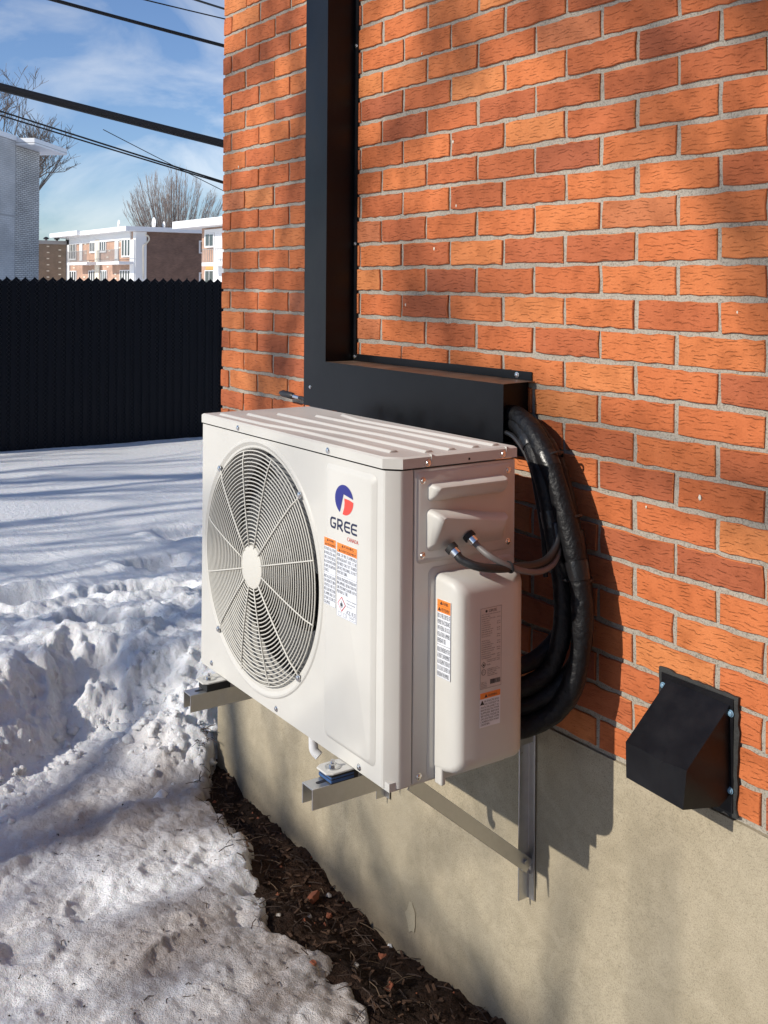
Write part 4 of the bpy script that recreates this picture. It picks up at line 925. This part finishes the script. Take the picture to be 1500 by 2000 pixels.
# ------------------------------------------------------------------ fence of slatted mesh along the back
FX = -6.25
fen = thing('slatted_fence', 'black privacy slat mesh fence with zigzag top standing in the snow', 'fence', (FX, 2.2, -.6))
pit = .0807; ph = pplane(13, 535, 0, FX).y
def slat_mesh(side):
    wd2 = pit / 2 + .0065; lo, hi = 1.602, 1.642
    a, b_ = (lo, hi) if side == 0 else (hi, lo)
    s = MB(); s.prism([(-wd2 / 2, 0), (wd2 / 2, 0), (wd2 / 2, b_), (-wd2 / 2, a)], 0, -.003, .003); return s.mesh('slat', MT['slat'], False, .0010, 1)
SL = [slat_mesh(0), slat_mesh(1)]; fr_ = random.Random(2)
j0 = math.floor((-.6 - ph) / (pit / 2)); j1 = math.ceil((4.6 - ph) / (pit / 2))
def fence_base(y): return -.49 - .030 * (y - .9)
for j in range(j0, j1):
    y = ph + (j + .5) * pit / 2; o = link('slat', SL[0 if j % 2 else 1], fen); o.matrix_parent_inverse = Matrix.Translation(fen.location).inverted()
    o.location = (FX + (.0035 if j % 2 else -.0035) + fr_.uniform(-.001, .001), y, -.63 + fr_.uniform(-.004, .004)); o.rotation_euler = (fr_.uniform(-.002, .002), 0, fr_.uniform(-.03, .03))
wm = MB()
for i in range(-8, 58):
    for sg in (0, 1):
        pts = []
        for kq in range(0, 40):
            zz = -.56 + kq * .0395; yy = ph + i * pit + (pit / 2 if (kq + sg) % 2 else 0) * (1 if sg == 0 else 1); pts.append((FX + (.0088 if kq % 2 else .0062), yy, zz))
        if -.6 < pts[0][1] < 4.6: wm.tube(pts, .0024, 4, False)
tag(wm.build('wire_mesh', MT['wire'], fen), kind='stuff')
for y in (-.5, 2.0, 4.5): MB().tube([(FX - .045, y, -.8), (FX - .045, y, .95)], .03, 12).build('fence_post', MT['wire'], fen, True)

# ------------------------------------------------------------------ buildings beyond the fence
P0 = pdepth(30, 283, 36); DB = Vector((-.780, .625, 0)).normalized(); DA = Vector((.625, .780, 0)).normalized()
wb = thing('white_brick_building', 'pale grey brick building with an overhanging white flat roof beyond the fence', 'building', (P0.x - 1, P0.y - 1, -1))
def wblock(name, a0, a1, b0, b1, z0, z1, m, bev=0):
    q = MB().box((a0, b0, z0), (a1, b1, z1)); q.v = [(P0.x + DA.x * x + DB.x * y, P0.y + DA.y * x + DB.y * y, z) for x, y, z in q.v]; return q.build(name, MT[m], wb, False, bev)
zt = P0.z
wblock('wall', -8, 0, 0, 2.05, -1, zt, 'whitebrick'); wblock('wall', -8, .02, -6, -.03, -1, zt + .12, 'whitebrick_x')
wblock('roof', -8, .66, .01, 2.95, zt + .01, zt + .235, 'roofwhite', .01); wblock('fascia_joint', -7.9, .668, .0, 2.96, zt + .075, zt + .088, 'rail')
wblock('roof', -8, .06, -6.1, -.01, zt + .13, zt + .30, 'roofwhite', .01)
zj = pdepth(10, 420, 35).z; wblock('joint_line', -1, .026, -6, -.04, zj, zj + .035, 'rail'); wblock('joint_line', -.5, .024, -.045, .0, -1, zt, 'rail')

AY = 29.66
def aq(px, py): p_ = pplane(px, py, 1, AY); return p_.x, p_.z
ax1, _ = aq(264.5, 500); ax0, _ = aq(131, 500)
ap = thing('apartment_block', 'two storey pink and dark brick apartment block with white fascia and balconies', 'building', ((ax0 + ax1) / 2, AY + 4, -1))
zroof = aq(262, 452)[1]
yE = pplane(393, 470, 0, ax1).y + .6
MB().box((ax0, AY, -1), (ax1, yE, zroof)).build('front_wall', MT['pinkbrick'], ap)
MB().box((ax1 - .5, AY + .9, -1), (ax1 + .06, yE - .02, zroof - .02)).build('side_wall', MT['brownbrick'], ap)
MB().box((ax1 - .5, AY - .02, -1), (ax1 + .09, AY + .88, zroof - .02)).build('corner_pier', MT['winwhite'], ap)
rf_ = MB(); rf_.box((ax0 - 1.0, AY - 1.0, zroof), (ax1 + .55, yE + .2, zroof + .36)); rf_.build('roof', MT['roofwhite'], ap)
MB().box((ax0 - 1.2, AY - 1.25, zroof + .03), (aq(178, 460)[0], AY - .98, zroof + .42)).build('fascia', MT['roofwhite'], ap)
def app(name, x0, x1, y0, y1, m, off, d=.12):
    a0, z1_ = aq(x0, y0); a1, z0_ = aq(x1, y1); return MB().box((a0, AY - off - d, z0_), (a1, AY - off, z1_)).build(name, MT[m], ap)
app('soffit_band', 131, 257, 463, 468, 'winwhite', .01); 
app('corner_panel', 131, 137, 468.5, 550, 'winwhite', .01); app('stair_panel', 188.5, 196, 468.5, 550, 'cream', .03); app('corner_panel', 256.5, 264.5, 468.5, 550, 'winwhite', .012)
for (x0, x1, y0, y1, nb) in ((137.5, 150, 474, 508, 4), (177, 187.5, 471, 494, 3), (197, 208.5, 470, 493, 3), (239.5, 256.5, 465, 502, 3), (137.5, 150.5, 529, 552, 3), (175, 188, 528.5, 552, 3), (198, 210, 528, 552, 3), (236, 256, 527.5, 552, 4)):
    wf = app('window', x0, x1, y0, y1, 'winwhite', .01, .10)
    wdt = (x1 - x0) / nb
    for i in range(nb):
        a0, z1_ = aq(x0 + wdt * i + wdt * .24, y0 + 1.6); a1, z0_ = aq(x0 + wdt * (i + 1) - wdt * .18, y1 - 3); MB().box((a0, AY - .125, z0_), (a1, AY - .112, z1_)).build('pane', MT['glass'], wf)
for x0, x1, y0, y1 in ((157, 162, 473, 510), (226, 232.5, 467, 512)): app('door', x0, x1, y0, y1, 'winwhite', .01, .08)
for x0, x1, ys_ in ((131, 169, 513), (188, 232, 512)):
    q_ = pplane(x0, ys_, 1, AY - 1.35); a0, zz = q_.x, q_.z; a1 = pplane(x1, ys_, 1, AY - 1.35).x; bs = MB().box((a0, AY - 1.35, zz - .22), (a1, AY - .02, zz)).build('balcony', MT['roofwhite'], ap)
    rl = MB(); zr = zz + .95; rl.box((a0, AY - 1.34, zr - .04), (a1, AY - 1.30, zr)); rl.box((a0, AY - 1.34, zz + .08), (a1, AY - 1.30, zz + .12)); xx = a0
    while xx < a1: rl.box((xx, AY - 1.33, zz), (xx + .03, AY - 1.31, zr)); xx += .16
    rl.build('railing', MT['rail'], bs)
rb_ = random.Random(4); lb = []
for i in range(60):
    x_, y_ = rb_.uniform(138, 255), rb_.uniform(470, 548)
    if 187 < x_ < 198: continue
    a0, zz = aq(x_, y_); lb.append((a0, zz))
for a0, zz in lb[:36]:
    o = MB().box((a0, AY - .02, zz), (a0 + .45, AY - .004, zz + .11)).build('pale_brick', MT['cream'], ap)
for (x0, x1, y0, y1) in ((388.5, 393, 470, 495), (388.5, 393, 532, 552)):
    a = pplane(x0, y0, 0, ax1 + .06); b_ = pplane(x1, y1, 0, ax1 + .06); wf = MB().box((ax1 + .05, a.y, b_.z), (ax1 + .14, b_.y + .5, a.z)).build('window', MT['winwhite'], ap)
    MB().box((ax1 + .141, a.y + .12, b_.z + .1), (ax1 + .15, b_.y + .4, a.z - .1)).build('pane', MT['glass'], wf)
pd = [pplane(x, y, 0, ax1 + .09) for x, y in ((284, 458), (290, 462), (291, 468), (287, 474), (281, 479), (279.5, 484), (279.8, 545))]
MB().tube(bezier([(v.x, v.y, v.z) for v in pd], 5), .07, 8).build('downpipe', MT['cream'], ap, True)

BX2 = ax1 + 3.2
a2 = pdepth(394, 470, 79); AY2 = a2.y
def a2q(px, py): p_ = pplane(px, py, 1, AY2); return p_.x, p_.z
bx0, _ = a2q(394, 500); z2 = a2q(400, 446)[1]
ap2 = thing('apartment_block', 'white trimmed apartment block half hidden behind the brick house corner', 'building', (bx0 + 6, AY2 + 4, -1))
MB().box((bx0, AY2, -1), (bx0 + 14, AY2 + 8, z2)).build('front_wall', MT['pinkbrick'], ap2)
MB().box((bx0 - 2.4, AY2 - 1.3, z2 + .02), (bx0 + 14.5, AY2 + 8.3, z2 + .55)).build('roof', MT['roofwhite'], ap2)
def bpp(name, x0, x1, y0, y1, m, off=.01, d=.1, par=None):
    c0_, z1_ = a2q(x0, y0); c1_, z0_ = a2q(x1, y1); return MB().box((c0_, AY2 - off - d, z0_), (c1_, AY2 - off, z1_)).build(name, MT[m], par or ap2)
bpp('white_panel', 402, 440, 449, 481, 'winwhite'); bpp('white_panel', 421, 440, 481.5, 556, 'winwhite', .01, .14)
for (x0, x1, y0, y1) in ((404.5, 422, 457, 483), (404, 422, 528, 556)):
    wf = bpp('window', x0, x1, y0, y1, 'winwhite', .12, .06)
    for k in range(2): m0 = x0 + 1 + k * (x1 - x0 - 2) / 2; c0_, z1_ = a2q(m0 + .6, y0 + 1.5); c1_, z0_ = a2q(m0 + (x1 - x0 - 2) / 2 - .8, y1 - 3); MB().box((c0_, AY2 - .20, z0_), (c1_, AY2 - .185, z1_)).build('pane', MT['glass'], wf)
bpp('blind', 403, 419, 516, 527, 'curtain', .03, .03)
q_ = pplane(394, 513, 1, AY2 - 1.4); c0_, zz = q_.x, q_.z; bs = MB().box((c0_, AY2 - 1.4, zz - .25), (c0_ + 9, AY2 - .02, zz)).build('balcony', MT['roofwhite'], ap2)
rl = MB(); rl.box((c0_, AY2 - 1.4, zz + .90), (c0_ + 9, AY2 - 1.36, zz + .94)); xx = c0_
while xx < c0_ + 9: rl.box((xx, AY2 - 1.39, zz), (xx + .035, AY2 - 1.36, zz + .97)); xx += .30
rl.build('railing', MT['rail'], bs)
bb = thing('brown_brick_building', 'low tan brown brick building seen between the pale building and the apartments', 'building', (-93, 28, -1))
e0, e1 = pdepth(66, 478, 96), pdepth(140, 483, 96)
TBX = e0.x
y0_, y1_ = pplane(60, 480, 0, TBX).y, pplane(150, 480, 0, TBX).y; zb_ = pplane(100, 477, 0, TBX).z
MB().box((TBX - 10, y0_, -1), (TBX, y1_, zb_)).build('wall', MT['tanbrick'], bb)
MB().box((TBX - 10.1, y0_ - .1, zb_ + .002), (TBX + .12, y1_ + .1, zb_ + .33)).build('roof_edge', MT['rail'], bb)
for py in range(482, 545, 12):
    for px in (93, 116):
        c_3 = pplane(px - 2 + (py % 5) * .1, py + (0 if px == 93 else -5), 0, TBX); MB().box((TBX + .002, c_3.y, c_3.z), (TBX + .03, c_3.y + .22, c_3.z + .09)).build('pale_brick', MT['cream'], bb)
for px in (90, 111):
    c_3 = pplane(px, 470, 0, TBX - 1.5); v_3 = thing('roof_vent', 'dark mushroom vent on the tan roof, ' + ('nearer the pale building' if px == 90 else 'nearer the apartments'), 'roof vent', (c_3.x, c_3.y, zb_ + .3), 'roof vents on the tan building')
    MB().tube([(c_3.x, c_3.y, zb_ + .31), (c_3.x, c_3.y, zb_ + .55)], .12, 10).build('pipe', MT['rail'], v_3)
    MB().tube([(c_3.x, c_3.y, zb_ + .5), (c_3.x, c_3.y, zb_ + .6), (c_3.x, c_3.y, zb_ + .72)], [.24, .26, .08], 12).build('cap', MT['wire'], v_3)
for i, (px, py, s_, lab) in enumerate(((233, 440, .30, 'small white satellite dish at the roof front edge'), (302, 443, .46, 'largest white satellite dish on the apartment roof'), (321, 445, .30, 'small pale satellite dish beside the largest dish'))):
    base = pdepth(px, py + 6, 86.5 if i else 85); zb2 = zroof + .36
    ds = thing('satellite_dish', lab, 'satellite dish', (base.x, base.y, zb2), 'satellite dishes on the apartment roof'); cz = zb2 + s_ * .95
    MB().tube([(base.x, base.y, zb2 - .01), (base.x, base.y, cz)], .035, 8).build('mast', MT['rail'], ds)
    b = MB(); pf = [(.0001, .10 * s_), (s_ * .35, .08 * s_), (s_ * .7, .0), (s_, -.16 * s_), (s_ * .98, -.19 * s_), (s_ * .7, -.03 * s_), (.0001, .06 * s_)]
    b.lathe_y((0, 0, 0), pf, 20); b.v = [(base.x + x * .9 + y * .5, base.y + y * .8, cz + z) for x, y, z in b.v]; b.build('reflector', MT['roofwhite'], ds, True)

nb_ = thing('added_shade_house', 'unseen brown brick house added on the right to dim the shaded unit side', 'house', (10.5, -2, -1))  # added out of view to block sky and snow bounce from the right
MB().box((6.8, -9, -1), (14, 6, 5.2)).build('wall', MT['brownbrick'], nb_)
MB().box((6.4, -9.4, 5.2), (14.4, 6.4, 5.5)).build('roof', MT['roofwhite'], nb_)
for y in (-7, -4, -1):
    for z in (.3, 3.0):
        wf = MB().box((6.74, y, z), (6.8, y + 1.2, z + 1.3)).build('window', MT['winwhite'], nb_); MB().box((6.725, y + .08, z + .08), (6.738, y + 1.12, z + 1.22)).build('pane', MT['glass'], wf)

# ------------------------------------------------------------------ trees
def tree(name, label, base, H, seed, spread=.5, r0=.16, levels=5, trunk_h=.25, nb=(3, 4), mat_='bark', up=.25, sides=5, wig=.12, minr=.004, lenf=.72, rf=.62, group='bare winter trees', stems=1):
    r = random.Random(seed); T = thing(name, label, 'tree', base, group); trunk = MB(); crown = MB(); b0 = Vector(base)
    def grow(p, d, L, rad, lv):
        n = 3 if lv < levels else 2; pts = [p]; rr = [rad]; q = p.copy(); dd = d.copy()
        for i in range(n):
            dd = (dd + Vector((r.uniform(-1, 1), r.uniform(-1, 1), r.uniform(-.6, .8))) * wig + Vector((0, 0, up * .25))).normalized(); q = q + dd * L / n; pts.append(q.copy()); rr.append(max(minr * .6, rad * (1 - (1 - rf) * (i + 1) / n)))
        (trunk if lv == 0 else crown).tube(pts, rr, sides if lv < 2 else (4 if lv < 4 else 3), False)
        if lv >= levels: return
        for k in range(r.randint(*nb)):
            t = r.uniform(.35, 1.0) if k else 1.0; i = min(n - 1, int(t * n)); bp = pts[i] + (pts[i + 1] - pts[i]) * (t * n - i) if i < n else pts[-1]
            a = Vector((r.uniform(-1, 1), r.uniform(-1, 1), r.uniform(-.35, .6))).normalized(); nd_ = (dd * (1 - spread) + a * spread + Vector((0, 0, up * .4))).normalized()
            grow(bp, nd_, L * lenf * r.uniform(.75, 1.15), max(minr, rr[i] * r.uniform(.5, .8)), lv + 1)
    for s in range(stems):
        d = Vector((0, 0, 1)) if stems == 1 else Vector((math.cos(s * 2.4) * r.uniform(.15, .95), math.sin(s * 2.4) * r.uniform(.15, .95), 1)).normalized()
        grow(b0.copy(), d, H * trunk_h * (1 if stems == 1 else r.uniform(.85, 1.1)), r0, 0)
    trunk.build('trunk', MT[mat_], T, True, angle=180); crown.build('crown', MT[mat_], T)
    return T
# trees in the garden behind the viewer: their shade dapples the wall and stripes the snow
YT = dict(up=.12)
tree('bare_tree', 'tall bare maple across the yard whose shade falls on the unit and wall', (.1, -10.5, -.7), 15.14, 5262, .62, .197, 5, .36, (3, 4), minr=.020, **YT)
tree('bare_tree', 'tall bare maple farther right across the yard shading the foundation', (3.5, -17.83, -.7), 12.56, 6145, .62, .163, 4, .36, (3, 4), minr=.026, **YT)
tree('bare_tree', 'bare tree left of the yard striping the snow by the fence', (-3.25, -9.67, -.7), 9.45, 2032, .45, 9.45 * .014, 4, .36, (3, 4), up=.25, minr=.026)
tree('bare_tree', 'slender bare tree in the yard nearest to the fence line', (-5.47, -8.55, -.7), 11.59, 2689, .45, 11.59 * .014, 4, .36, (3, 4), up=.25, minr=.020)
tree('bare_tree', 'unseen broad bare tree added on the right, shading the side yard to dim its bounce', (5.4, -8.5, -.7), 8.0, 61, .60, .16, 5, .30, (3, 4), up=.10, minr=.010)  # added out of view, only lowers the bounce off the right-hand snow
# trees beyond the buildings
b1 = pdepth(2, 560, 60); tree('bare_tree', 'bare tree rising behind the pale brick building at the far left', (b1.x, b1.y, -1), 17.5, 58, .50, .2, 5, .40, (4, 5), 'bark', .22, minr=.013, lenf=.62)
b1 = pdepth(28, 560, 52); tree('bare_tree', 'bare tree with low drooping twigs right of the pale building', (b1.x, b1.y, -1), 7.4, 66, .66, .10, 5, .45, (3, 4), 'bark', .03, minr=.009, lenf=.60)
def fan_tree(label, base, px_r, ztop, seed):
    r = random.Random(seed); T = thing('bare_tree', label, 'tree', base, 'bare winter trees'); trunk = MB(); crown = MB(); b0 = Vector(base)
    trunk.tube([b0, b0 + Vector((0, 0, 2.4)), b0 + Vector((.1, 0, 3.6))], [.42, .34, .30], 8); hub = b0 + Vector((0, 0, 3.2)); Hc = ztop - hub.z
    for i in range(150):
        az = r.uniform(0, 6.283); sp = math.sqrt(r.random()) * 1.0; end = hub + Vector((math.cos(az) * px_r * sp, math.sin(az) * px_r * sp, Hc * (math.sqrt(max(0, 1 - (sp * .93) ** 2)) * .62 + .36) * r.uniform(.86, 1.04)))
        pts = []; m = 6
        for k in range(m + 1):
            t = k / m; q = hub.lerp(end, t); bow = math.sin(t * math.pi) * .10; q += Vector((math.cos(az) * px_r * sp * bow * 1.3, math.sin(az) * px_r * sp * bow * 1.3, 0)) + Vector((r.uniform(-.1, .1), r.uniform(-.1, .1), 0)) * (t > .1); pts.append(q)
        r0 = .032 * r.uniform(.6, 1.2); crown.tube(pts, [r0 * (1 - .8 * k / m) + .008 for k in range(m + 1)], 4, False)
        for k in range(22):
            t = r.uniform(.22, .98); j = min(m - 1, int(t * m)); q = pts[j].lerp(pts[j + 1], t * m - j); d = (pts[j + 1] - pts[j]).normalized()
            d = (d + Vector((r.uniform(-1, 1), r.uniform(-1, 1), r.uniform(-.2, .6))) * .45).normalized(); L = r.uniform(.5, 1.3) * (1.15 - t * .5); e_ = q + d * L
            crown.tube([q, q + d * L * .5 + Vector((0, 0, .03)), e_ + Vector((0, 0, .1 * L))], [.012, .009, .005], 3, False)
            d2 = (d + Vector((r.uniform(-1, 1), r.uniform(-1, 1), r.uniform(-.1, .5))) * .5).normalized(); crown.tube([q + d * L * .4, q + d * L * .4 + d2 * L * .6], [.009, .004], 3, False)
    trunk.build('trunk', MT['twigs'], T, True); crown.build('crown', MT['twigs'], T); return T
b1 = pdepth(338, 560, 105); fan_tree('wide fan shaped bare tree behind the apartment roof', (b1.x, b1.y, -1), 5.1, pdepth(335, 326, 105).z, 77)

# ------------------------------------------------------------------ overhead wires
def wire(label, a, b, da, db, r, name='overhead_wire'):
    A_, B_ = pdepth(*a, da), pdepth(*b, db); v = B_ - A_; pts = []
    for i in range(-6, 13):
        t = i / 6; pts.append(A_ + v * t + Vector((0, 0, .012 * v.length * ((t - .5) ** 2 - .25) * .35)))
    return tag(MB().tube(pts, r, 8).build(name, MT['overhead'], None, True, angle=180), label, 'wire', 'overhead wires')
TH = wire('thick black lashed cable bundle crossing the sky, heaviest of the overhead wires', (0, 170), (433, 280), 9.0, 9.5, .036)
wire('black cable running just above the thick bundle from the top edge', (105, 0), (435, 89), 9.2, 9.8, .0165)
wire('thin wire crossing the top edge of the sky', (280, -1), (437, 36.5), 10.5, 11, .007)
wire('short length of wire at the very top beside the brick corner', (380, -1), (437, 17), 10, 10.5, .011)
wire('upper of the two slim lines merging below the thick bundle', (0, 217), (433, 354), 10, 10.6, .0085)
wire('lower of the two slim lines merging below the thick bundle', (0, 225), (433, 357), 10, 10.6, .0075)
wire('faint drooping wire in front of the fan shaped tree', (322, 315), (433, 371), 12, 12.5, .0045)

# ------------------------------------------------------------------ debris on the soil
def gz(x, y):
    a = np.array([x]); b = np.array([y]); return max(float(soil_h(a, b)[0]) if y > -.42 else -9, float(snow_h(a, b)[0]))
dr_ = random.Random(9)
def shard(px, py, lx, ly, lz, rz, label):
    p_ = pplane(px, py, 2, -.715); z = gz(p_.x, p_.y); nq = 9; ro = [(lx / 2 * math.cos(q * 6.283 / nq) * dr_.uniform(.75, 1.25), ly / 2 * math.sin(q * 6.283 / nq) * dr_.uniform(.75, 1.25)) for q in range(nq)]; b = MB().prism(ro, 2, -lz / 2, lz * .1); b.v = [(x * (.8 if i >= nq else 1), y * (.8 if i >= nq else 1), zz + dr_.uniform(-.25, .25) * lz) for i, (x, y, zz) in enumerate(b.v)]
    o = b.build('brick_fragment', MT['shard'], None, False, .002); o.location = (p_.x, p_.y, z + lz * .2); o.rotation_euler = (dr_.uniform(-.3, .3), dr_.uniform(-.3, .3), rz); return tag(o, label, 'brick fragment', 'broken bricks in the soil')
shard(610, 1735, .035, .060, .025, .5, 'largest orange brick fragment lying in the soil strip')
shard(748, 1825, .028, .024, .018, 1.1, 'small brick fragment against the foundation near a white pebble')
shard(760, 1915, .060, .022, .016, 2.2, 'long splintered brick fragment low in the soil strip')
shard(642, 1760, .016, .02, .014, .2, 'tiny brick fragment beside the largest one')
shard(612, 1915, .022, .018, .014, .2, 'brick fragment on the dirty snow edge')
def pebble(px, py, s, label):
    p_ = pplane(px, py, 2, -.72); z = gz(p_.x, p_.y); bm = bmesh.new(); bmesh.ops.create_icosphere(bm, subdivisions=2, radius=s)
    for v in bm.verts: v.co = Vector((v.co.x * 1.2, v.co.y, v.co.z * .7)) * (1 + dr_.uniform(-.18, .18))
    me = bpy.data.meshes.new('pebble'); bm.to_mesh(me); bm.free(); me.materials.append(MT['pebble'] if s != .0065 else MT['winwhite']); o = link('pebble', me); o.location = (p_.x, p_.y, z + s * .4); return tag(o, label, 'pebble', 'pebbles in the soil')
pebble(762, 1806, .0065, 'white pebble touching the foundation edge'); pebble(642, 1729, .008, 'pale pebble right of the largest brick fragment'); pebble(544, 1805, .007, 'pale chip on the edge of the dirty snow'); pebble(604, 1780, .007, 'pale chip in the middle of the soil strip'); pebble(695, 1885, .008, 'grey pebble low in the soil strip')
# twigs, straw, crumbs
tw = MB(); st_ = MB(); cr = MB(); sc_ = MB()
for i in range(420):
    x = dr_.uniform(-.05, 1.9); ye = float(np.interp(x, EX, EY)); y = dr_.uniform(ye - .06, -.01); z = gz(x, y) + .004
    a = dr_.uniform(0, 6.3); L = dr_.uniform(.012, .06); d = Vector((math.cos(a) * L, math.sin(a) * L, dr_.uniform(-.004, .014)))
    P = [Vector((x, y, z)), Vector((x, y, z)) + d * .5 + Vector((dr_.uniform(-.004, .004), dr_.uniform(-.004, .004), .003)), Vector((x, y, z)) + d]
    (st_ if i % 4 == 0 else tw).tube(P, dr_.uniform(.0005, .0011) if i % 4 == 0 else dr_.uniform(.0006, .0020), 4)
for i in range(900):
    x = dr_.uniform(.03, 2.0); ye = float(np.interp(x, EX, EY)); y = dr_.uniform(ye - .015, -.004); s = dr_.uniform(.003, .012) * dr_.random() ** .5; z = gz(x, y)
    vs = [(x + s * dr_.uniform(.6, 1.3) * q[0], y + s * dr_.uniform(.6, 1.3) * q[1], z + s * dr_.uniform(.5, 1.1) * q[2]) for q in ((1, 0, 0), (-1, 0, 0), (0, 1, 0), (0, -1, 0), (0, 0, 1), (0, 0, -1))]
    (sc_ if i % 22 == 0 else cr).add(vs, [(0, 2, 4), (2, 1, 4), (1, 3, 4), (3, 0, 4), (2, 0, 5), (1, 2, 5), (3, 1, 5), (0, 3, 5)])
chips = MB()
for i in range(240):
    x = dr_.uniform(.03, 1.95); ye = float(np.interp(x, EX, EY)); y = dr_.uniform(ye - .02, -.008); z = gz(x, y) + .003; a = dr_.uniform(0, 6.3); L, Wc = dr_.uniform(.008, .034), dr_.uniform(.003, .009)
    ux, uy = math.cos(a), math.sin(a); tl = dr_.uniform(-.3, .5); hh_ = dr_.uniform(.0015, .004); vs = []
    for zz in (0, hh_):
        for p_, q_ in ((-1, -1), (1, -.6), (.85, 1), (-.9, .7)): vs.append((x + ux * L / 2 * p_ - uy * Wc / 2 * q_, y + uy * L / 2 * p_ + ux * Wc / 2 * q_, z + zz + tl * L / 2 * p_ * .4))
    chips.add(vs, [(3, 2, 1, 0), (4, 5, 6, 7), (0, 1, 5, 4), (1, 2, 6, 5), (2, 3, 7, 6), (3, 0, 4, 7)])
tag(chips.build('wood_chips', MT['chip']), 'brown wood chips strewn through the soil strip', 'wood chips', kind='stuff')
tag(tw.build('twig_litter', MT['twig']), 'thin dark twigs littering the soil strip', 'twigs', kind='stuff')
tag(st_.build('straw_litter', MT['straw']), 'dry straw scattered in the soil strip', 'straw', kind='stuff')
tag(cr.build('soil_crumbs', MT['soil']), 'dark crumbs of soil by the foundation', 'soil', kind='stuff')
tag(sc_.build('brick_crumbs', MT['shard']), 'small orange brick crumbs in the soil', 'brick crumbs', kind='stuff')
sp = MB()
for i in range(130):
    px, py = dr_.uniform(0, 700), dr_.uniform(1560, 2000); p_ = pplane(px, py, 2, -.665)
    if p_.y > float(np.interp(p_.x, EX, EY)) - .03: continue
    z = gz(p_.x, p_.y); L = dr_.uniform(.004, .03) * dr_.random(); a = dr_.uniform(0, 6.3)
    sp.tube([(p_.x, p_.y, z + .001), (p_.x + L * .5 * math.cos(a), p_.y + L * .5 * math.sin(a), z + .004), (p_.x + L * math.cos(a + .4), p_.y + L * math.sin(a + .4), z + .002)], dr_.uniform(.0007, .0016), 4)
tag(sp.build('twig_specks', MT['twig']), 'dark twig specks on the trampled snow', 'twigs', kind='stuff')
# clods of snow broken off around the corner and along the bank
ck = MB(); cks = random.Random(31)
for i in range(260):
    if i % 2: y = cks.uniform(-.9, .25); x = float(np.interp(y, BY, BX)) + abs(cks.gauss(0, .13)) - .02
    else: x, y = cks.gauss(-.16, .16), cks.gauss(-.10, .12)
    if x > -.02 and y > -.03: continue
    s = .004 + .020 * cks.random() ** 4; z = float(snow_h(np.array([x]), np.array([y]))[0]) - s * .05
    bm = bmesh.new(); bmesh.ops.create_icosphere(bm, subdivisions=2, radius=s)
    o = len(ck.v); ph_ = cks.uniform(0, 50)
    for v in bm.verts:
        k_ = 1 + .95 * float(vnoise(np.array([v.co.x / s * 1.3 + ph_]), np.array([v.co.y / s * 1.3 + v.co.z / s * 2.1]), 3)[0]) + cks.uniform(-.16, .16); ck.v.append((x + v.co.x * k_, y + v.co.y * k_, z + v.co.z * k_ * .85))
    bm.verts.index_update(); ck.f += [tuple(o + v.index for v in f.verts) for f in bm.faces]; bm.free()
tag(ck.build('snow_clods', MT['snow'], None, True, angle=180), 'broken lumps of snow by the bank', 'snow', kind='stuff')
